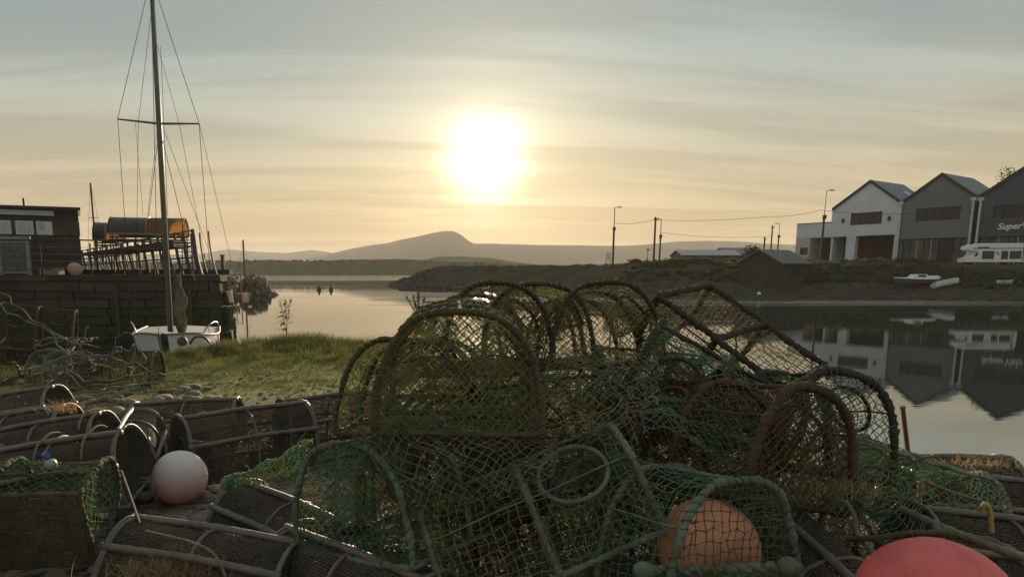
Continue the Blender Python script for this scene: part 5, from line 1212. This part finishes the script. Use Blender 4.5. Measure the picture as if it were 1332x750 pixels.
# ------------------------------------------------------------------ stones, grass, weeds
rs = np.random.default_rng(21); M_cob = mat('beach_stone', (.22, .185, .14), .85, (.13, .105, .075), 3, bump=.3, bscale=20, rand=.3)
cob = []
for k in range(5):
    mb = MB(); import bmesh as _bm
    b_ = _bm.new(); _bm.ops.create_icosphere(b_, subdivisions=2, radius=1); v = np.array([x.co[:] for x in b_.verts]); f = np.array([[x.index for x in y.verts] for y in b_.faces]); b_.free()
    v = v * (1 + wob(v, k + 40, .16, 1.3)); mb.add(v, None, f); o = mb.build('stone', M_cob, ground, True); cob.append(o.data); bpy.data.objects.remove(o)
def inland(x, y): return shore(x) - y
def stone(x, y, s):
    o = put('stone', cob[rs.integers(5)], ground, (x, y, float(gz(x, y)) + s * .12)); o.scale = (s * rs.uniform(.8, 1.3), s * rs.uniform(.8, 1.2), s * rs.uniform(.4, .65)); o.rotation_euler = (rs.uniform(-.3, .3), rs.uniform(-.3, .3), rs.uniform(0, 6.28))
for k in range(170): x, y = rs.uniform(-2.6, -.9), rs.uniform(3.4, 5.1); stone(x, y, rs.uniform(.035, .085))
for k in range(110): y = rs.uniform(6.6, 9.8); x = -3.9 / 8 * y + rs.uniform(-1.3, 1.2); stone(x, y, rs.uniform(.05, .12))
for k in range(18): x, y = rs.uniform(3.2, 5.2), rs.uniform(4.2, 6.0); stone(x, y, rs.uniform(.04, .09))
mb = MB(); v0, f0 = ico(); N = 9000
x = np.r_[rs.uniform(-4.5, 1, N // 2), rs.uniform(-6.5, 5.5, N // 2)]; y = np.r_[rs.uniform(3.0, 8, N // 2), rs.uniform(3, 12, N // 2)]; k = inland(x, y) > .05; x, y = x[k], y[k]
sz = rs.uniform(.010, .034, len(x)); V = v0[None] * (1 + rs.uniform(-.25, .25, (len(x), len(v0), 1))) * (sz[:, None, None] * np.array([1.2, 1, .6])) + np.stack([x, y, gz(x, y)], -1)[:, None]
mb.add(V.reshape(-1, 3), None, (f0[None] + (np.arange(len(x)) * len(v0))[:, None, None]).reshape(-1, 3)); o = mb.build('pebbles', M_cob, ground); struct(o, 'stuff')
def blades(mb, base, h, w, lean, rg):
    n_ = len(base); a = rg.uniform(0, 6.28, n_); side = np.stack([np.cos(a), np.sin(a), 0 * a], 1) * w[:, None]; ld = rg.normal(size=(n_, 3)) * lean[:, None]; ld[:, 2] = 0
    mid = base + np.array([0, 0, 1]) * (h * .55)[:, None] + ld * .35; tip = base + np.array([0, 0, 1]) * h[:, None] + ld
    v = np.stack([base - side, base + side, mid + side * .7, mid - side * .7, tip], 1); i = np.arange(n_)[:, None] * 5
    mb.add(v.reshape(-1, 3), i + np.array([[0, 1, 2, 3]]), i + np.array([[3, 2, 4]]))
N = 60000; x = rs.uniform(-6.2, .8, N); y = rs.uniform(9.5, 17, N); s = inland(x, y)
den = sst(-.2, .3, s) * np.clip(.15 + 1.0 * sst(10.8, 13.5, y) + .5 * (noise2(x, y, 31, 1.2) > .25), 0, 1); k = rs.uniform(0, 1, N) < den; x, y, s = x[k], y[k], s[k]
tall = np.clip(noise2(x, y, 33, .9) + .4, 0, 1.4) * (1 - sst(.6, 2.6, s)) + .12
h = (.04 + .20 * tall) * rs.uniform(.5, 1.3, len(x)); mb = MB(); blades(mb, np.stack([x, y, gz(x, y) - .01], 1), h, .004 + h * .014, h * .32, rs)
nc = 130; cx2 = rs.uniform(-5.6, -.6, nc); cy2 = shore(cx2) - rs.uniform(.2, 3.6, nc) ** 1.1; idx = np.repeat(np.arange(nc), 38); bx2 = cx2[idx] + rs.normal(0, .09, len(idx)); by2 = cy2[idx] + rs.normal(0, .09, len(idx)); hc = rs.uniform(.08, .30, nc)[idx] * rs.uniform(.5, 1.1, len(idx))
blades(mb, np.stack([bx2, by2, gz(bx2, by2) - .01], 1), hc, .004 + hc * .008, hc * .45, rs)
struct(mb.build('bank_grass', M_grass), 'stuff')
N = 16000; x = rs.uniform(-4.5, 5.4, N); y = rs.uniform(5.5, 12, N); k = (inland(x, y) > .1) & (noise2(x, y, 35, 1.5) > .05); x, y = x[k], y[k]; h = rs.uniform(.02, .07, len(x)); mb = MB(); blades(mb, np.stack([x, y, gz(x, y) - .005], 1), h, .003 + h * .02, h * .6, rs)
struct(mb.build('shore_turf', mat('turf_blade', (.17, .16, .05), .8, (.26, .20, .08), 2, trans=.4)), 'stuff')
def straw(label, px, py, Y, wx, wy, n_, hh, z=None):
    c = P(px, py, Y); t = MB(); bx_ = np.stack([rs.normal(0, wx, n_), rs.normal(0, wy, n_), 0 * rs.normal(size=n_)], 1); blades(t, bx_, rs.uniform(.4, 1, n_) * hh, np.full(n_, .0022), np.full(n_, hh * .7), rs)
    return tag(t.build('dry_grass', M_straw, None, False, tuple(c)), label, 'dry grass')
straw('clump of dry straw caught in the nearest trap at the bottom left', 215, 745, 3.12, .15, .10, 420, .11)
straw('yellow straw tuft on the left stack of traps', 82, 535, 5.3, .07, .06, 140, .12)
straw('dry tuft at the water side of the right traps', 1275, 606, 5.0, .14, .08, 160, .10)
straw('dry tuft caught under the right foot of the heap', 1100, 640, 3.0, .10, .06, 120, .10)
def plant(name, label, px, py, Y, h, stems, leafn, lsize, m, seedhead=0, spread=.25, z=None):
    rg = np.random.default_rng(int(px)); c = P(px, py, Y); t = thing(name, label, 'plant', tuple(c))
    for k in range(stems):
        a = rg.uniform(0, 6.28); hh = h * rg.uniform(.6, 1) if k else h; d = np.array([math.cos(a), math.sin(a) * .6, 0]) * spread * hh * (k > 0)
        s_ = np.linspace(0, 1, 7)[:, None]; p = d * s_ ** 1.5 + np.array([0, 0, hh]) * s_; MB().tube(p, np.linspace(.0055, .002, 7) * (1 if h > .5 else .6), 5).build('stem', m, t)
        for j in range(leafn):
            q = p[min(6, 1 + int(j * 6 / leafn))]; b_ = rg.uniform(0, 6.28); l_ = lsize * rg.uniform(.6, 1.2) * (1 - .5 * j / leafn); dr = np.array([math.cos(b_), math.sin(b_), 0]); sd = np.array([-dr[1], dr[0], 0]) * l_ * .13
            v = [q, q + dr * l_ * .4 + sd + [0, 0, l_ * .22], q + dr * l_ + [0, 0, l_ * .02], q + dr * l_ * .4 - sd + [0, 0, l_ * .22]]; MB().add(v, [(0, 1, 2, 3)]).build('leaf', m, t)
        if seedhead:
            mb = MB(); n_ = 60; s2 = rg.uniform(.45, 1, n_); q = np.stack([np.interp(s2, s_[:, 0], p[:, i]) for i in range(3)], 1) + rg.normal(0, seedhead, (n_, 3)); 
            for c_ in q: rock(mb, c_, .010 if h > .5 else .004, rg, 1)
            mb.build('seed_head', M_straw if False else m, t)
    return t
plant('dock_plant', 'tall seeding dock plant standing against the water on the grass bank', 373, 440, 15.6, .92, 3, 5, .40, mat('dock_brown', (.12, .11, .04), .8, (.17, .13, .05), 9, trans=.4), .022, .18)
plant('dry_weed', 'bare twiggy weed rising behind the left shoulder of the heap', 545, 424, 6.0, .30, 6, 2, .05, mat('dock_brown', (.12, .11, .04)), .008, .45)
plant('green_weed', 'pale green weed with long leaves among the ropes at the far left', 17, 506, 7.6, .36, 2, 5, .22, M_leaf, 0, .3)
plant('green_sprout', 'young three stemmed sprout in front of the grassy tube traps', 380, 592, 4.6, .27, 3, 1, .12, mat('sprout', (.30, .27, .11), .8, trans=.4), 0, .8)
plant('grass_stalk', 'single bent dry stalk above the tube traps', 258, 545, 6.2, .32, 1, 1, .12, M_straw, 0, .2)
plant('grass_stalk', 'short dry stalk leaning near the grass edge', 388, 512, 7.2, .22, 1, 1, .08, M_straw, 0, .2)
p = P(1186, 569, 6.6); st_ = thing('stake', 'rusty stake leaning at the water edge right of the heap', 'stake', (p[0], p[1], p[2] - .25), (R(4), R(-15), 0)); MB().tube([(0, 0, 0), (0, 0, .58)], .022, 7).build('shaft', mat('rusty_bar', (.16, .07, .04), .85, (.09, .05, .03), 9), st_); MB().tube([(0, 0, .58), (0, 0, .60)], .027, 7).build('head', mat('rusty_bar', (.16, .07, .04)), st_)
for (px_, py_, Y, lab) in ((140, 668, 4.35, 'pale broken shell shaped float scrap on the stones by the left stack'), (395, 524, 6.6, 'small white plastic scrap beside the grassy trap')):
    c = P(px_, py_, Y); o = MB(); rock(o, np.zeros(3), .05, rs, .6); tag(o.build('scrap', mat('pale_scrap', (.55, .52, .47), .7), None, True, tuple(c)), lab, 'litter')
c = P(64, 604, 3.5); t = thing('bottle_scrap', 'grey plastic bottle end with a blue cap caught in the left green creel', 'bottle', tuple(c), (R(75), 0, R(60))); MB().tube([(0, 0, 0), (0, 0, .03), (0, 0, .05)], [.028, .03, .012], 12).build('bottle', mat('grey_bottle', (.30, .29, .27), .4), t, True)
MB().tube([(0, .055, -.02), (0, .055, .01)], .018, 10).build('cap', mat('blue_cap', (.06, .14, .42), .4), t)

# ------------------------------------------------------------------ air
hz = bpy.data.materials.new('haze_air'); hz.use_nodes = True; n, l = hz.node_tree.nodes, hz.node_tree.links; n.clear()
vo = n.new('ShaderNodeVolumePrincipled'); vo.inputs['Color'].default_value = (.90, .85, .78, 1); vo.inputs['Density'].default_value = .00018; vo.inputs['Anisotropy'].default_value = .08
om = n.new('ShaderNodeOutputMaterial'); l.new(vo.outputs[0], om.inputs['Volume'])
struct(MB().box((0, 1900, (HILLTOP - 3) / 2), (14200, 5400, HILLTOP + 5)).build('haze', hz), 'stuff')
